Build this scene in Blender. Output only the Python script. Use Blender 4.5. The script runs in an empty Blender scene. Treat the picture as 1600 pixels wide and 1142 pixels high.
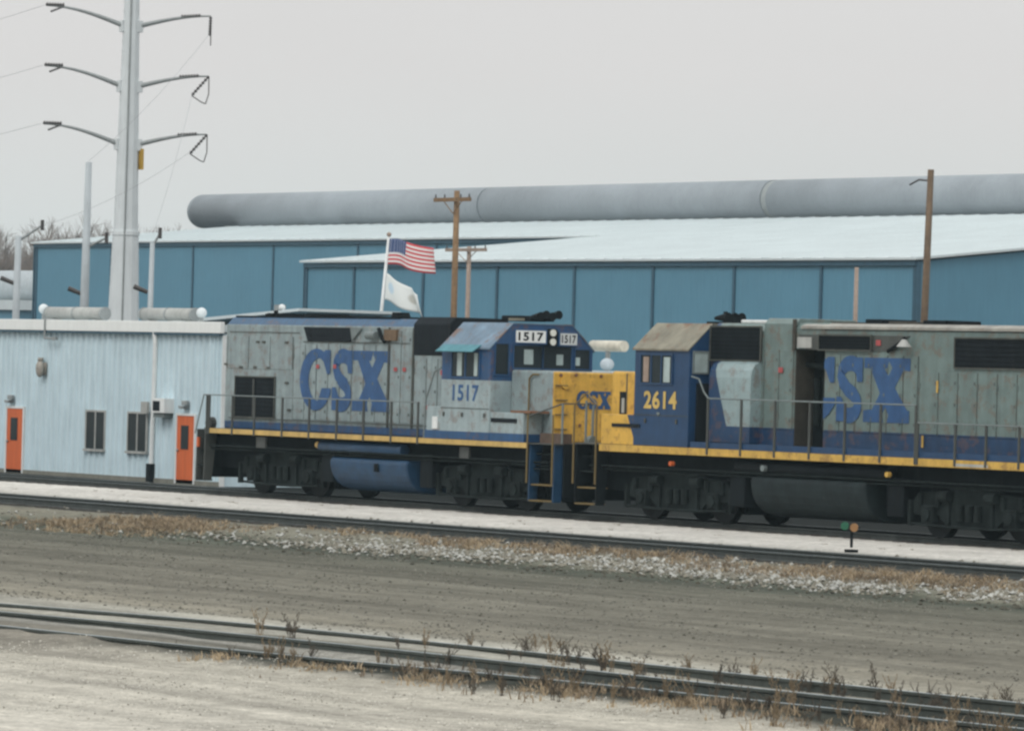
import bpy, bmesh, math, random
from mathutils import Vector, Matrix
from mathutils import noise as mn
random.seed(7)
sc = bpy.context.scene
col = sc.collection
RAD = math.radians

# ------------------------------------------------------------------ camera
F_PX, PHI, ROLL, EYE = 7830.0, RAD(54.9), 0.027, 3.33
cd = bpy.data.cameras.new('camera')
cam = bpy.data.objects.new('camera', cd); col.objects.link(cam)
cd.sensor_width = 36; cd.lens = 36 * F_PX / 1600
cd.clip_start = 1; cd.clip_end = 3000
cam.location = (0, 0, EYE)
PITCH = math.atan2(582 - 571, F_PX)
cam.rotation_euler = (Matrix.Rotation(PHI, 3, 'Z') @ Matrix.Rotation(math.pi/2 + PITCH, 3, 'X')
                      @ Matrix.Rotation(ROLL, 3, 'Z')).to_euler()
sc.camera = cam
# ------------------------------------------------------------------ sky, sun
SUN_EL, SUN_AZ = RAD(46), RAD(-8)         # azimuth: towards the sun, measured in the XY plane from +X
w = bpy.data.worlds.new('World'); sc.world = w; w.use_nodes = True
nt = w.node_tree; nt.nodes.clear()
out = nt.nodes.new('ShaderNodeOutputWorld'); bg = nt.nodes.new('ShaderNodeBackground')
sky = nt.nodes.new('ShaderNodeTexSky'); sky.sky_type = 'NISHITA'; sky.sun_disc = False
sky.sun_elevation = SUN_EL; sky.sun_rotation = math.pi/2 - SUN_AZ
sky.air_density = 1.0; sky.dust_density = 3.0
tc = nt.nodes.new('ShaderNodeTexCoord'); sx = nt.nodes.new('ShaderNodeSeparateXYZ')
nt.links.new(tc.outputs['Generated'], sx.inputs[0])
mr = nt.nodes.new('ShaderNodeValToRGB')     # overcast deck: brighter towards the zenith
mr.color_ramp.elements[0].position = 0.0; mr.color_ramp.elements[0].color = (6.8, 7.35, 7.25, 1)
mr.color_ramp.elements[1].position = 1.0; mr.color_ramp.elements[1].color = (13.2, 13.6, 13.6, 1)
e = mr.color_ramp.elements.new(0.06); e.color = (7.65, 7.5, 7.4, 1)
nt.links.new(sx.outputs[2], mr.inputs[0])
cn = nt.nodes.new('ShaderNodeTexNoise'); cn.inputs['Scale'].default_value = 2.2; cn.inputs['Detail'].default_value = 3
cmp_ = nt.nodes.new('ShaderNodeMapping'); cmp_.inputs['Scale'].default_value = (1, 1, 5)
nt.links.new(tc.outputs['Generated'], cmp_.inputs[0]); nt.links.new(cmp_.outputs[0], cn.inputs[0])
cr = nt.nodes.new('ShaderNodeMapRange'); cr.inputs[3].default_value = 0.90; cr.inputs[4].default_value = 1.08
nt.links.new(cn.outputs[0], cr.inputs[0])
mul = nt.nodes.new('ShaderNodeVectorMath'); mul.operation = 'SCALE'
nt.links.new(mr.outputs[0], mul.inputs[0]); nt.links.new(cr.outputs[0], mul.inputs['Scale'])
mx = nt.nodes.new('ShaderNodeMixRGB'); mx.inputs[0].default_value = 0.95
nt.links.new(sky.outputs[0], mx.inputs[1]); nt.links.new(mul.outputs[0], mx.inputs[2])
nt.links.new(mx.outputs[0], bg.inputs[0]); bg.inputs[1].default_value = 0.1
nt.links.new(bg.outputs[0], out.inputs[0])
sd = bpy.data.lights.new('sun', 'SUN'); sd.energy = 1.1; sd.angle = RAD(25); sd.color = (1, .97, .93)
so = bpy.data.objects.new('sun', sd); col.objects.link(so)
sdir = Vector((math.cos(SUN_EL)*math.cos(RAD(-62)), math.cos(SUN_EL)*math.sin(RAD(-62)), math.sin(SUN_EL)))
so.rotation_euler = sdir.to_track_quat('Z', 'Y').to_euler(); so.location = (-60, 20, 60)
sky.sun_rotation = math.pi/2 - RAD(-62)
sc.view_settings.view_transform = 'Standard'; sc.view_settings.look = 'None'
sc.view_settings.exposure = 0.0; sc.view_settings.gamma = 1.0
sc.render.engine = 'CYCLES'
sc.cycles.use_denoising = True
sc.cycles.filter_width = 2.6
sc.cycles.max_bounces = 5; sc.cycles.volume_bounces = 0

# ------------------------------------------------------------------ materials
MATS = {}
def srgb(r, g, b):
    f = lambda c: (c/255/12.92) if c/255 <= .04045 else ((c/255+.055)/1.055)**2.4
    return (f(r), f(g), f(b))
def base_mat(name, rough=.6, metal=0.0):
    m = bpy.data.materials.new(name); m.use_nodes = True
    n = m.node_tree; b = n.nodes['Principled BSDF']
    b.inputs['Roughness'].default_value = rough; b.inputs['Metallic'].default_value = metal
    return m, n, b
def N(n, t, **kw):
    x = n.nodes.new(t)
    for k, v in kw.items():
        if k == 'ins':
            for i, val in v.items(): x.inputs[i].default_value = val
        else: setattr(x, k, v)
    return x
def dirty(n, colsock, amt=.18, scale=3.0, streak=.15, dirtcol=(.10,.085,.06), dirt=.25, spots=0.0, spotcol=(.16,.075,.035), sscale=3.5):
    """multiply a colour by soft mottling, vertical streaks and a sparse dirt mask (world position, metres)"""
    g = N(n, 'ShaderNodeNewGeometry')
    a = N(n, 'ShaderNodeTexNoise', ins={'Scale': scale, 'Detail': 5, 'Roughness': .6})
    n.links.new(g.outputs[0], a.inputs['Vector'])
    mp = N(n, 'ShaderNodeMapping', ins={'Scale': (5, 5, .45)}); n.links.new(g.outputs[0], mp.inputs[0])
    s = N(n, 'ShaderNodeTexNoise', ins={'Scale': 1.4, 'Detail': 4}); n.links.new(mp.outputs[0], s.inputs['Vector'])
    r1 = N(n, 'ShaderNodeMapRange', ins={1: .3, 2: .7, 3: 1-amt, 4: 1+amt}); n.links.new(a.outputs[0], r1.inputs[0])
    r2 = N(n, 'ShaderNodeMapRange', ins={1: .3, 2: .7, 3: 1-streak, 4: 1+streak*.6}); n.links.new(s.outputs[0], r2.inputs[0])
    m1 = N(n, 'ShaderNodeMath', operation='MULTIPLY'); n.links.new(r1.outputs[0], m1.inputs[0]); n.links.new(r2.outputs[0], m1.inputs[1])
    v = N(n, 'ShaderNodeVectorMath', operation='SCALE'); n.links.new(colsock, v.inputs[0]); n.links.new(m1.outputs[0], v.inputs['Scale'])
    r3 = N(n, 'ShaderNodeMapRange', ins={1: .58, 2: .78, 3: 0, 4: dirt}); 
    s2 = N(n, 'ShaderNodeTexNoise', ins={'Scale': 2.1, 'Detail': 6, 'Roughness': .7}); n.links.new(mp.outputs[0], s2.inputs['Vector'])
    n.links.new(s2.outputs[0], r3.inputs[0])
    mx = N(n, 'ShaderNodeMixRGB'); mx.inputs[2].default_value = (*dirtcol, 1)
    n.links.new(r3.outputs[0], mx.inputs[0]); n.links.new(v.outputs[0], mx.inputs[1])
    if spots:
        s3 = N(n, 'ShaderNodeTexNoise', ins={'Scale': sscale, 'Detail': 6, 'Roughness': .75}); n.links.new(g.outputs[0], s3.inputs['Vector'])
        r4 = N(n, 'ShaderNodeMapRange', ins={1: .53, 2: .60, 3: 0, 4: spots}); n.links.new(s3.outputs[0], r4.inputs[0])
        m4 = N(n, 'ShaderNodeMixRGB'); m4.inputs[2].default_value = (*spotcol, 1)
        n.links.new(r4.outputs[0], m4.inputs[0]); n.links.new(mx.outputs[0], m4.inputs[1]); mx = m4
    return mx.outputs[0]
def mat(name, c, rough=.6, metal=0.0, amt=.15, scale=3.0, streak=.12, dirt=.2, dirtcol=(.10,.085,.06), bump=0.0, bscale=40, spots=0.0, spotcol=(.16,.075,.035), sscale=3.5):
    if name in MATS: return MATS[name]
    m, n, b = base_mat(name, rough, metal)
    rgb = N(n, 'ShaderNodeRGB'); rgb.outputs[0].default_value = (*c, 1)
    n.links.new(dirty(n, rgb.outputs[0], amt, scale, streak, dirtcol, dirt, spots, spotcol, sscale), b.inputs['Base Color'])
    if bump:
        g = N(n, 'ShaderNodeNewGeometry'); t = N(n, 'ShaderNodeTexNoise', ins={'Scale': bscale, 'Detail': 4})
        n.links.new(g.outputs[0], t.inputs['Vector'])
        bp = N(n, 'ShaderNodeBump', ins={'Strength': bump, 'Distance': .02}); n.links.new(t.outputs[0], bp.inputs['Height'])
        n.links.new(bp.outputs[0], b.inputs['Normal'])
    if max(c) < .035: b.inputs['Specular IOR Level'].default_value = .15
    MATS[name] = m
    return m
def paint(name, base, rules, rough=.45, **kw):
    """livery: base colour overridden by rules (normal_or_pos axis weights, offset, colour): where a.x*X+a.y*Y+a.z*Z > off"""
    m, n, b = base_mat(name, rough)
    rgb = N(n, 'ShaderNodeRGB'); rgb.outputs[0].default_value = (*base, 1); cur = rgb.outputs[0]
    g = N(n, 'ShaderNodeNewGeometry')
    for kind, axis, off, c in rules:
        d = N(n, 'ShaderNodeVectorMath', operation='DOT_PRODUCT'); d.inputs[1].default_value = axis
        n.links.new(g.outputs['Position' if kind == 'P' else 'True Normal'], d.inputs[0])
        gt = N(n, 'ShaderNodeMath', operation='GREATER_THAN'); gt.inputs[1].default_value = off
        n.links.new(d.outputs['Value'], gt.inputs[0])
        mx = N(n, 'ShaderNodeMixRGB'); mx.inputs[2].default_value = (*c, 1)
        n.links.new(gt.outputs[0], mx.inputs[0]); n.links.new(cur, mx.inputs[1]); cur = mx.outputs[0]
    n.links.new(dirty(n, cur, **kw), b.inputs['Base Color'])
    MATS[name] = m
    return m

GREY = (.245,.305,.315); BLUE = (.014,.066,.165); YEL = (.66,.39,.06)
LGREY = (.30,.37,.385)
M = {}
M['grey'] = mat('loco_grey', GREY, .5, dirt=.35, streak=.2, amt=.14)
M['blue'] = mat('loco_blue', BLUE, .45, dirt=.25, dirtcol=(.06,.07,.07))
M['letter'] = mat('letter_blue', (.022,.082,.21), .5, dirt=.22, dirtcol=(.2,.24,.26), amt=.18)
M['yellow'] = mat('loco_yellow', YEL, .5, spots=.4, dirt=.5, amt=.12, dirtcol=(.12,.07,.03))
M['stripe'] = mat('stripe_yellow', (.52,.35,.11), .5, dirt=.55, amt=.2)
M['black'] = mat('under_black', (.007,.010,.012), .8, amt=.3)
M['frame'] = mat('truck_grime', (.013,.018,.018), .85, amt=.5, dirt=.5, dirtcol=(.04,.045,.032), bump=.4)
M['wheel'] = mat('wheel_steel', (.010,.012,.013), .6, amt=.3)
M['rail_post'] = mat('handrail_paint', (.06,.065,.06), .6, dirt=.4)
M['rail_grey'] = mat('handrail_grey', (.16,.19,.19), .6, dirt=.3)
M['rail_yel'] = mat('handrail_yellow', (.15,.105,.035), .6, dirt=.3)
M['grille'] = mat('grille_dark', (.013,.017,.021), .85, amt=.2)
M['glass'] = mat('glass_dark', (.02,.028,.032), .12, amt=.1, dirt=.1)
M['pale_glass'] = mat('glass_through', (.38,.46,.45), .3, amt=.15)
M['white'] = mat('white_paint', (.72,.74,.73), .55, amt=.07, streak=.08, dirt=.15)
M['roofwhite'] = mat('roof_white', (.60,.66,.67), .6, amt=.06, streak=.05, dirt=.08, scale=.25)
M['rust'] = mat('rust_steel', (.20,.10,.055), .8, amt=.3)
M['red'] = mat('red_mark', (.38,.07,.07), .7)
M['seam'] = mat('seam_dark', (.07,.075,.065), .8, dirt=.6, dirtcol=(.13,.07,.03), amt=.4)
M['latch'] = mat('latch_grey', (.13,.155,.15), .8, dirt=.6, dirtcol=(.12,.08,.05), amt=.4)
M['orange'] = mat('door_orange', (.62,.125,.028), .5, amt=.06, dirt=.12)
M['bluewall'] = mat('steel_blue', (.095,.25,.35), .6, amt=.05, streak=.05, dirt=.08, scale=.3, dirtcol=(.06,.15,.2))
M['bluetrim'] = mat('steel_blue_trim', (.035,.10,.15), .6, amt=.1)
M['pale_wall'] = mat('pale_blue_siding', (.56,.69,.745), .5, amt=.05, streak=.12, dirt=.12, scale=1.2, dirtcol=(.25,.36,.38))
M['galv'] = mat('galvanised', (.66,.70,.71), .55, metal=.0, amt=.06, streak=.06, dirt=.12, scale=1.0, dirtcol=(.35,.36,.36))
M['galv_dark'] = mat('galvanised_dark', (.27,.29,.29), .6, amt=.12)
M['insul'] = mat('insulator_brown', (.055,.045,.04), .5)
M['duct'] = mat('roof_pipe_steel', (.27,.30,.325), .65, amt=.12, scale=.35, streak=.08, dirt=.22, dirtcol=(.16,.17,.18))
M['silver'] = mat('silver_duct', (.38,.385,.365), .5, amt=.12, dirt=.25)
M['wood'] = mat('pole_wood', (.24,.145,.07), .85, amt=.2, streak=.25, scale=5)
M['wood_pale'] = mat('pole_wood_pale', (.33,.25,.20), .85, amt=.15, streak=.2, scale=5)
M['wood_dark'] = mat('pole_wood_dark', (.15,.10,.06), .85, amt=.2, streak=.25, scale=5)
M['tie'] = mat('tie_wood', (.055,.05,.045), .9, amt=.4, scale=8, bump=.5)
M['rail_side'] = mat('rail_rust', (.05,.058,.055), .75, amt=.25, scale=6)
M['rail_front'] = mat('rail_olive', (.06,.07,.062), .8, amt=.25, scale=6)
M['rail_top'] = mat('rail_head', (.34,.41,.43), .35, metal=.4, amt=.2, scale=2)
M['cyan'] = mat('awning_cyan', (.07,.22,.26), .7)
M['cabroof'] = mat('cab_roof_grey', (.13,.20,.27), .55, dirt=.8, dirtcol=(.22,.15,.10), amt=.25, scale=2, spots=.75, sscale=2.2)
M['cabroof2'] = mat('cab_roof_rusty', (.21,.195,.145), .6, dirt=.95, dirtcol=(.27,.12,.05), amt=.3, scale=2, spots=.8, sscale=1.6)
M['tankblue'] = mat('tank_blue', (.012,.05,.11), .5, amt=.25, dirt=.3, dirtcol=(.03,.04,.05))
M['bark'] = mat('bark_brown', (.20,.155,.13), .9, amt=.2)
M['woods'] = mat('woods_far', (.27,.225,.20), .95, amt=.25, scale=.4)

# ------------------------------------------------------------------ mesh builder
WL = {}
class MB:
    def __init__(s): s.v = []; s.f = []; s.mi = []; s.cur = 0
    def add(s, vs, fs):
        o = len(s.v); s.v += [tuple(v) for v in vs]
        for f in fs: s.f.append([o+i for i in f]); s.mi.append(s.cur)
        return s
    def box(s, x0, x1, y0, y1, z0, z1):
        return s.add([(x0,y0,z0),(x1,y0,z0),(x1,y1,z0),(x0,y1,z0),(x0,y0,z1),(x1,y0,z1),(x1,y1,z1),(x0,y1,z1)],
            [(0,3,2,1),(4,5,6,7),(0,1,5,4),(1,2,6,5),(2,3,7,6),(3,0,4,7)])
    def cyl(s, p0, p1, r0, r1=None, n=12, cap=True):
        if r1 is None: r1 = r0
        p0, p1 = Vector(p0), Vector(p1); d = (p1-p0).normalized()
        u = d.cross(Vector((0,0,1)));
        if u.length < 1e-4: u = Vector((1,0,0))
        u.normalize(); v = d.cross(u)
        vs = []
        for p, r in ((p0, r0), (p1, r1)):
            for i in range(n):
                a = 2*math.pi*i/n; vs.append(p + u*math.cos(a)*r + v*math.sin(a)*r)
        fs = [(i, (i+1) % n, n+(i+1) % n, n+i) for i in range(n)]
        if cap: fs += [tuple(range(n))[::-1], tuple(range(n, 2*n))]
        return s.add(vs, fs)
    def tube(s, pts, r, n=8):
        for a, b in zip(pts, pts[1:]): s.cyl(a, b, r, r, n)
        return s
    def prism(s, pts, axis, a, b):
        """pts: 2-D outline; axis 'y' -> (x,z) extruded a..b in y; 'x' -> (y,z); 'z' -> (x,y)"""
        f = {'y': lambda p, t: (p[0], t, p[1]), 'x': lambda p, t: (t, p[0], p[1]), 'z': lambda p, t: (p[0], p[1], t)}[axis]
        n = len(pts)
        vs = [f(p, a) for p in pts] + [f(p, b) for p in pts]
        return s.add(vs, [tuple(range(n)), tuple(range(n, 2*n))[::-1]] + [(i, n+i, n+(i+1) % n, (i+1) % n) for i in range(n)])
    def sphere(s, c, r, nu=10, nv=6, sz=(1,1,1)):
        vs = [(c[0], c[1], c[2]+r*sz[2])]
        for j in range(1, nv):
            t = math.pi*j/nv
            for i in range(nu):
                a = 2*math.pi*i/nu
                vs.append((c[0]+r*sz[0]*math.sin(t)*math.cos(a), c[1]+r*sz[1]*math.sin(t)*math.sin(a), c[2]+r*sz[2]*math.cos(t)))
        vs.append((c[0], c[1], c[2]-r*sz[2]))
        fs = [(0, 1+i, 1+(i+1) % nu) for i in range(nu)]
        for j in range(nv-2):
            for i in range(nu):
                a = 1+j*nu; fs.append((a+i, a+nu+i, a+nu+(i+1) % nu, a+(i+1) % nu))
        k = 1+(nv-2)*nu; L = len(vs)-1
        fs += [(k+i, L, k+(i+1) % nu) for i in range(nu)]
        return s.add(vs, fs)
    def mesh(s, name, mats, org):
        me = bpy.data.meshes.new(name)
        me.from_pydata([(v[0]-org[0], v[1]-org[1], v[2]-org[2]) for v in s.v], [], s.f)
        for m in mats: me.materials.append(m)
        if len(mats) > 1:
            for p, i in zip(me.polygons, s.mi): p.material_index = i
        bm = bmesh.new(); bm.from_mesh(me); bmesh.ops.recalc_face_normals(bm, faces=bm.faces); bm.to_mesh(me); bm.free()
        return me
    def build(s, name, mats, parent=None, bevel=0, smooth=False, org=None, label=None):
        if not isinstance(mats, (list, tuple)): mats = [mats]
        if org is None:
            xs = [v[0] for v in s.v]; ys = [v[1] for v in s.v]; zs = [v[2] for v in s.v]
            org = ((min(xs)+max(xs))/2, (min(ys)+max(ys))/2, min(zs))
        me = s.mesh(name, mats, org)
        if smooth:
            for p in me.polygons: p.use_smooth = len(p.vertices) <= 4
        o = bpy.data.objects.new(name, me); col.objects.link(o)
        place(o, org, parent)
        if bevel:
            b = o.modifiers.new('bevel', 'BEVEL'); b.width = bevel; b.segments = 2; b.limit_method = 'ANGLE'
        if label: o['label'] = label
        return o
def place(o, org, parent):
    WL[o.name] = Vector(org)
    if parent:
        o.parent = parent; o.location = Vector(org) - WL[parent.name]
    else: o.location = org
def thing(name, label, cat, loc, group=None):
    o = bpy.data.objects.new(name, None); col.objects.link(o); o.location = loc; WL[o.name] = Vector(loc)
    o.empty_display_size = .3
    return tag(o, label, cat, group)
def tag(o, label, cat, group=None):
    o['label'] = label; o['category'] = cat
    if group: o['group'] = group
    return o
def struct(o): o['kind'] = 'structure'; return o
def stuff(o): o['kind'] = 'stuff'; return o
def rep(o, offs):
    """copies of one part at offsets, sharing the mesh, same parent"""
    r = [o]
    for d in offs:
        c = o.copy(); col.objects.link(c); c.location = o.location + Vector(d); WL[c.name] = WL[o.name]+Vector(d); r.append(c)
    return r
def B(name, m, parent, *a, bevel=0, label=None): return MB().box(*a).build(name, m, parent, bevel=bevel, label=label)
def copytree(o, loc, label=None):
    def rec(s, par):
        c = s.copy(); col.objects.link(c); c.parent = par
        for ch in s.children: rec(ch, c)
        return c
    c = rec(o, None); c.location = loc; WL[c.name] = Vector(loc)
    if label: c['label'] = label
    return c

def text(name, s, m, parent, x0, x1, z0, z1, plane, axis='y', bold=.02, font_scale=1.0, th=.004):
    """flat lettering in a plane: axis 'y' faces -Y (reads along +X); axis 'x' faces +X (reads along +Y)"""
    cu = bpy.data.curves.new('lettering', 'FONT'); cu.body = s; cu.offset = bold; cu.resolution_u = 3; cu.space_character = 1.08
    t = bpy.data.objects.new('lettering_source', cu); col.objects.link(t)
    bpy.context.view_layer.update()
    me0 = bpy.data.meshes.new_from_object(t.evaluated_get(bpy.context.evaluated_depsgraph_get()))
    bpy.data.objects.remove(t)
    xs = [v.co.x for v in me0.vertices]; ys = [v.co.y for v in me0.vertices]
    a, b, c, d = min(xs), max(xs), min(ys), max(ys)
    mb = MB(); 
    P = []
    for v in me0.vertices:
        u = x0+(v.co.x-a)/(b-a)*(x1-x0); z = z0+(v.co.y-c)/(d-c)*(z1-z0)
        P.append((u, plane, z) if axis == 'y' else (plane, u, z))
    mb.add(P, [tuple(p.vertices) for p in me0.polygons])
    bpy.data.meshes.remove(me0)
    return mb.build(name, m, parent)

# railway-style slab letters, drawn in a unit box
def arc(cx, cy, rx, ry, a0, a1, n=14):
    return [(cx+rx*math.cos(RAD(a0+(a1-a0)*i/n)), cy+ry*math.sin(RAD(a0+(a1-a0)*i/n))) for i in range(n+1)]
def letter_C():   # quads strips: list of polygons
    o = arc(.52, .5, .52, .52, 48, 312, 22); i = arc(.62, .5, .34, .36, 62, 298, 22)
    q = [[o[k], o[k+1], i[k+1], i[k]] for k in range(22)]
    q += [[(.80,1.0),(.97,1.0),(.97,.60),(.87,.60),(.76,.80),(.66,.86)], [(.72,.36),(1.0,.36),(1.0,.26),(.84,.08),(.60,.14)]]
    return q
def band(path, w):
    q = []
    for k in range(len(path)-1):
        pass
    L = []; R_ = []
    for k, (x, y) in enumerate(path):
        x0, y0 = path[max(0, k-1)]; x1, y1 = path[min(len(path)-1, k+1)]
        dx, dy = x1-x0, y1-y0; l = math.hypot(dx, dy); nx, ny = -dy/l, dx/l
        ww = w[k] if isinstance(w, list) else w
        L.append((x+nx*ww/2*1.15, y+ny*ww/2)); R_.append((x-nx*ww/2*1.15, y-ny*ww/2))
    return [[L[k], L[k+1], R_[k+1], R_[k]] for k in range(len(path)-1)]
def letter_S():
    p = arc(.52, .72, .36, .19, 25, 180, 8) + [(.22,.62),(.42,.50),(.66,.42),(.80,.32)] + arc(.48, .25, .34, .16, 10, -155, 8)
    q = band(p, .24)
    q += [[(.62,1.0),(.98,1.0),(.98,.62),(.78,.62),(.72,.80)], [(.02,0),(.30,0),(.36,.22),(.20,.38),(.02,.38)]]
    return q
def letter_X():
    return [[(0,1),(.55,1),(.50,.84),(.16,.84),(0,.84)], [(.50,1),(1,1),(1,.80),(.84,.82),(.62,.84)],
            [(.12,.86),(.42,.86),(.98,.16),(.62,.0)], [(.88,.86),(.62,.86),(.14,.12),(.40,.12)],
            [(.33,.62),(.66,.62),(.68,.36),(.36,.36)],
            [(0,0),(.44,0),(.40,.14),(.14,.20),(0,.18)], [(.52,0),(1,0),(1,.2),(.90,.18),(.56,.16)]]
def logo(parent, boxes, z0, z1, plane, axis='y', m=None, clip=None, name='letter'):
    for k, (fn, (a, b)) in enumerate(zip((letter_C, letter_S, letter_X), boxes)):
        mb = MB()
        for j, q in enumerate(fn()):
            pl = plane - .0006*j if axis == 'y' else plane + .0006*j
            pts = [(a+u*(b-a), z0+v*(z1-z0)) for u, v in q]
            if clip is not None:
                out = []
                for i in range(len(pts)):
                    p, r = pts[i], pts[(i+1) % len(pts)]
                    if p[0] >= clip: out.append(p)
                    if (p[0] >= clip) != (r[0] >= clip):
                        t = (clip-p[0])/(r[0]-p[0]); out.append((clip, p[1]+t*(r[1]-p[1])))
                pts = out
                if len(pts) < 3: continue
            mb.add([(u, pl, v) if axis == 'y' else (pl, u, v) for u, v in pts], [tuple(range(len(pts)))])
        if mb.v: mb.build(name, m or M['letter'], parent)

# ================================================================== GROUND
def zprof(X, Y):
    n = mn.noise(Vector((X*.35, Y*.35, 0)))
    n2 = mn.noise(Vector((X*1.3, Y*1.3, 3)))
    foot = 56.9 + 1.0*mn.noise(Vector((X*.16, 0, 5))) + .5*n2 - max(0, (-78-X))*.07
    top = 59.15
    if Y > 75: z = -.31 + (.03*n if Y < 90 else 0)
    elif Y > 72.4: z = -.16-(Y-72.4)/2.6*.15
    elif Y > 65.2: z = -.125 + .012*n
    elif Y > top: z = -.175 + .015*n
    elif Y > foot:
        t = (Y-foot)/(top-foot); z = -.46 + .285*t**.8 + (.05*n2+.03*n)*min(1, 4*t*(1-t)+.1)
    else:
        z = -.455 + .02*n
        if Y < 42:
            yb_ = 35.6 + (.9*(X+59)/20 if X < -59 else .03*(X+59)); ya_ = yb_+1.55
            hi = -.315 if X < -54 else (-.315-.075*min(1, (X+54)/6))
            z = -.43 + .012*n
            if Y > yb_+.25: z = max(-.455, hi + .01*n2 - max(0, (Y-ya_-1.2))*.05)
            elif Y > yb_-.25: z += (hi+.43)*(Y-yb_+.25)/.5
            else:
                yc = 33.45+.09*(X+59)
                if Y > yc: z += .10*min(1, max(0, (-54-X)/4))
                if Y < yc-.08: z += max(0, .085+.04*n2)*max(0, 1-max(0, yc-.3-Y)/1.1)*(1 if X > -57 else 1.3)
        if Y < 33.5:
            z += .045*max(0, mn.noise(Vector((X*.25, Y*.5, 9))))
    return z
def steps(marks):
    r = []
    for (a, b, d) in marks:
        k = max(1, round((b-a)/d)); r += [a+(b-a)*i/k for i in range(k)]
    return r + [marks[-1][1]]
gx = steps([(-3000,-800,550),(-800,-300,100),(-300,-145,15),(-145,-30,.28),(-30,30,6),(30,500,120)])
gy = steps([(-400,-20,95),(-20,22,6),(22,33,.2),(33,40,.12),(40,56,.25),(56,59.4,.09),(59.4,66,.25),(66,73,.5),(73,100,3),(100,300,25),(300,2600,300)])
gv = [(x, y, zprof(x, y)) for y in gy for x in gx]
nx_ = len(gx)
gf = [(j*nx_+i, j*nx_+i+1, (j+1)*nx_+i+1, (j+1)*nx_+i) for j in range(len(gy)-1) for i in range(nx_-1)]
gm = bpy.data.meshes.new('ground'); gm.from_pydata(gv, [], gf)
for p in gm.polygons: p.use_smooth = True
ground = struct(bpy.data.objects.new('ground', gm)); col.objects.link(ground)
def ground_material():
    m, n, b = base_mat('yard_ground', 1.0); b.inputs['Specular IOR Level'].default_value = .06
    g = N(n, 'ShaderNodeNewGeometry'); sp = N(n, 'ShaderNodeSeparateXYZ'); n.links.new(g.outputs[0], sp.inputs[0])
    def noise(scale, vscale=(1,1,1), detail=5, rough=.6):
        mp = N(n, 'ShaderNodeMapping', ins={'Scale': vscale}); n.links.new(g.outputs[0], mp.inputs[0])
        t = N(n, 'ShaderNodeTexNoise', ins={'Scale': scale, 'Detail': detail, 'Roughness': rough}); n.links.new(mp.outputs[0], t.inputs['Vector'])
        return t.outputs[0]
    def math_(op, a, b_):
        x = N(n, 'ShaderNodeMath', operation=op)
        for i, s in enumerate((a, b_)):
            if isinstance(s, (int, float)): x.inputs[i].default_value = s
            else: n.links.new(s, x.inputs[i])
        return x.outputs[0]
    def mr(s, a, b_, c, d):
        x = N(n, 'ShaderNodeMapRange', ins={1: a, 2: b_, 3: c, 4: d}); n.links.new(s, x.inputs[0]); return x.outputs[0]
    wob = math_('MULTIPLY', math_('SUBTRACT', noise(.28, detail=6), .5), 2.4)
    wob2 = math_('MULTIPLY', math_('SUBTRACT', noise(1.6, detail=5), .5), 1.1)
    X, Y = sp.outputs[0], sp.outputs[1]
    # front zones follow the gently curving rails: subtract the drift of the line with X
    drift = mr(X, -66, -44, -1.1, .5)
    Yf = math_('SUBTRACT', Y, drift)
    Yw = math_('ADD', Y, math_('ADD', math_('MULTIPLY', wob, .55), math_('MULTIPLY', wob2, .55)))
    # bank foot drifts toward the camera at the left, as the mesh does
    ramp = N(n, 'ShaderNodeValToRGB'); cr = ramp.color_ramp; cr.interpolation = 'LINEAR'
    lo, hi = 24.0, 84.0
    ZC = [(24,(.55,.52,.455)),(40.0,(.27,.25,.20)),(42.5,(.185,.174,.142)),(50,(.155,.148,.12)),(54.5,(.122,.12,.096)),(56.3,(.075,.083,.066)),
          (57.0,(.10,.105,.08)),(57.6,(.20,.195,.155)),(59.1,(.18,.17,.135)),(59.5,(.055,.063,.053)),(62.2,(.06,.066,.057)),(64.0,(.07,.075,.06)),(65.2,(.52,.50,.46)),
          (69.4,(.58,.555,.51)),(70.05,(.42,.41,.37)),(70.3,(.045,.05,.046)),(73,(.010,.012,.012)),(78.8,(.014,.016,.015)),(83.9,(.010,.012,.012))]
    cr.elements[0].position = 0; cr.elements[0].color = (*ZC[0][1], 1)
    cr.elements[1].position = (ZC[-1][0]-lo)/(hi-lo); cr.elements[1].color = (*ZC[-1][1], 1)
    for y, c in ZC[1:-1]:
        e = cr.elements.new((y-lo)/(hi-lo)); e.color = (*c, 1)
    # less wobble for the tidy strip beyond track two
    tidy = mr(Y, 58.5, 60, 1, .25)
    Yc = math_('ADD', Y, math_('MULTIPLY', math_('ADD', math_('MULTIPLY', wob, .5), math_('MULTIPLY', wob2, .6)), tidy))
    n.links.new(math_('DIVIDE', math_('SUBTRACT', Yc, lo), hi-lo), ramp.inputs[0])
    cur = ramp.outputs[0]
    def over(mask, c, cur):
        mx = N(n, 'ShaderNodeMixRGB'); mx.inputs[2].default_value = (*c, 1)
        n.links.new(mask, mx.inputs[0]); n.links.new(cur, mx.inputs[1]); return mx.outputs[0]
    Yfw = math_('ADD', Yf, math_('MULTIPLY', math_('ADD', wob, wob2), .35))
    # light gravel beyond the front track
    cur = over(math_('MULTIPLY', math_('MULTIPLY', mr(Yfw, 36.6, 37.2, 0, 1), mr(Yfw, 38.6, 41, 1, 0)), mr(X, -52, -44, .8, .25)), (.33,.32,.28), cur)
    # dark tie bed between the rails
    bed = math_('MULTIPLY', mr(Yfw, 33.2, 33.7, 0, 1), mr(Yfw, 36.7, 37.1, 1, 0))
    cur = over(math_('MULTIPLY', bed, mr(X, -66, -52, .35, 1)), (.05,.053,.044), cur)
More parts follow.
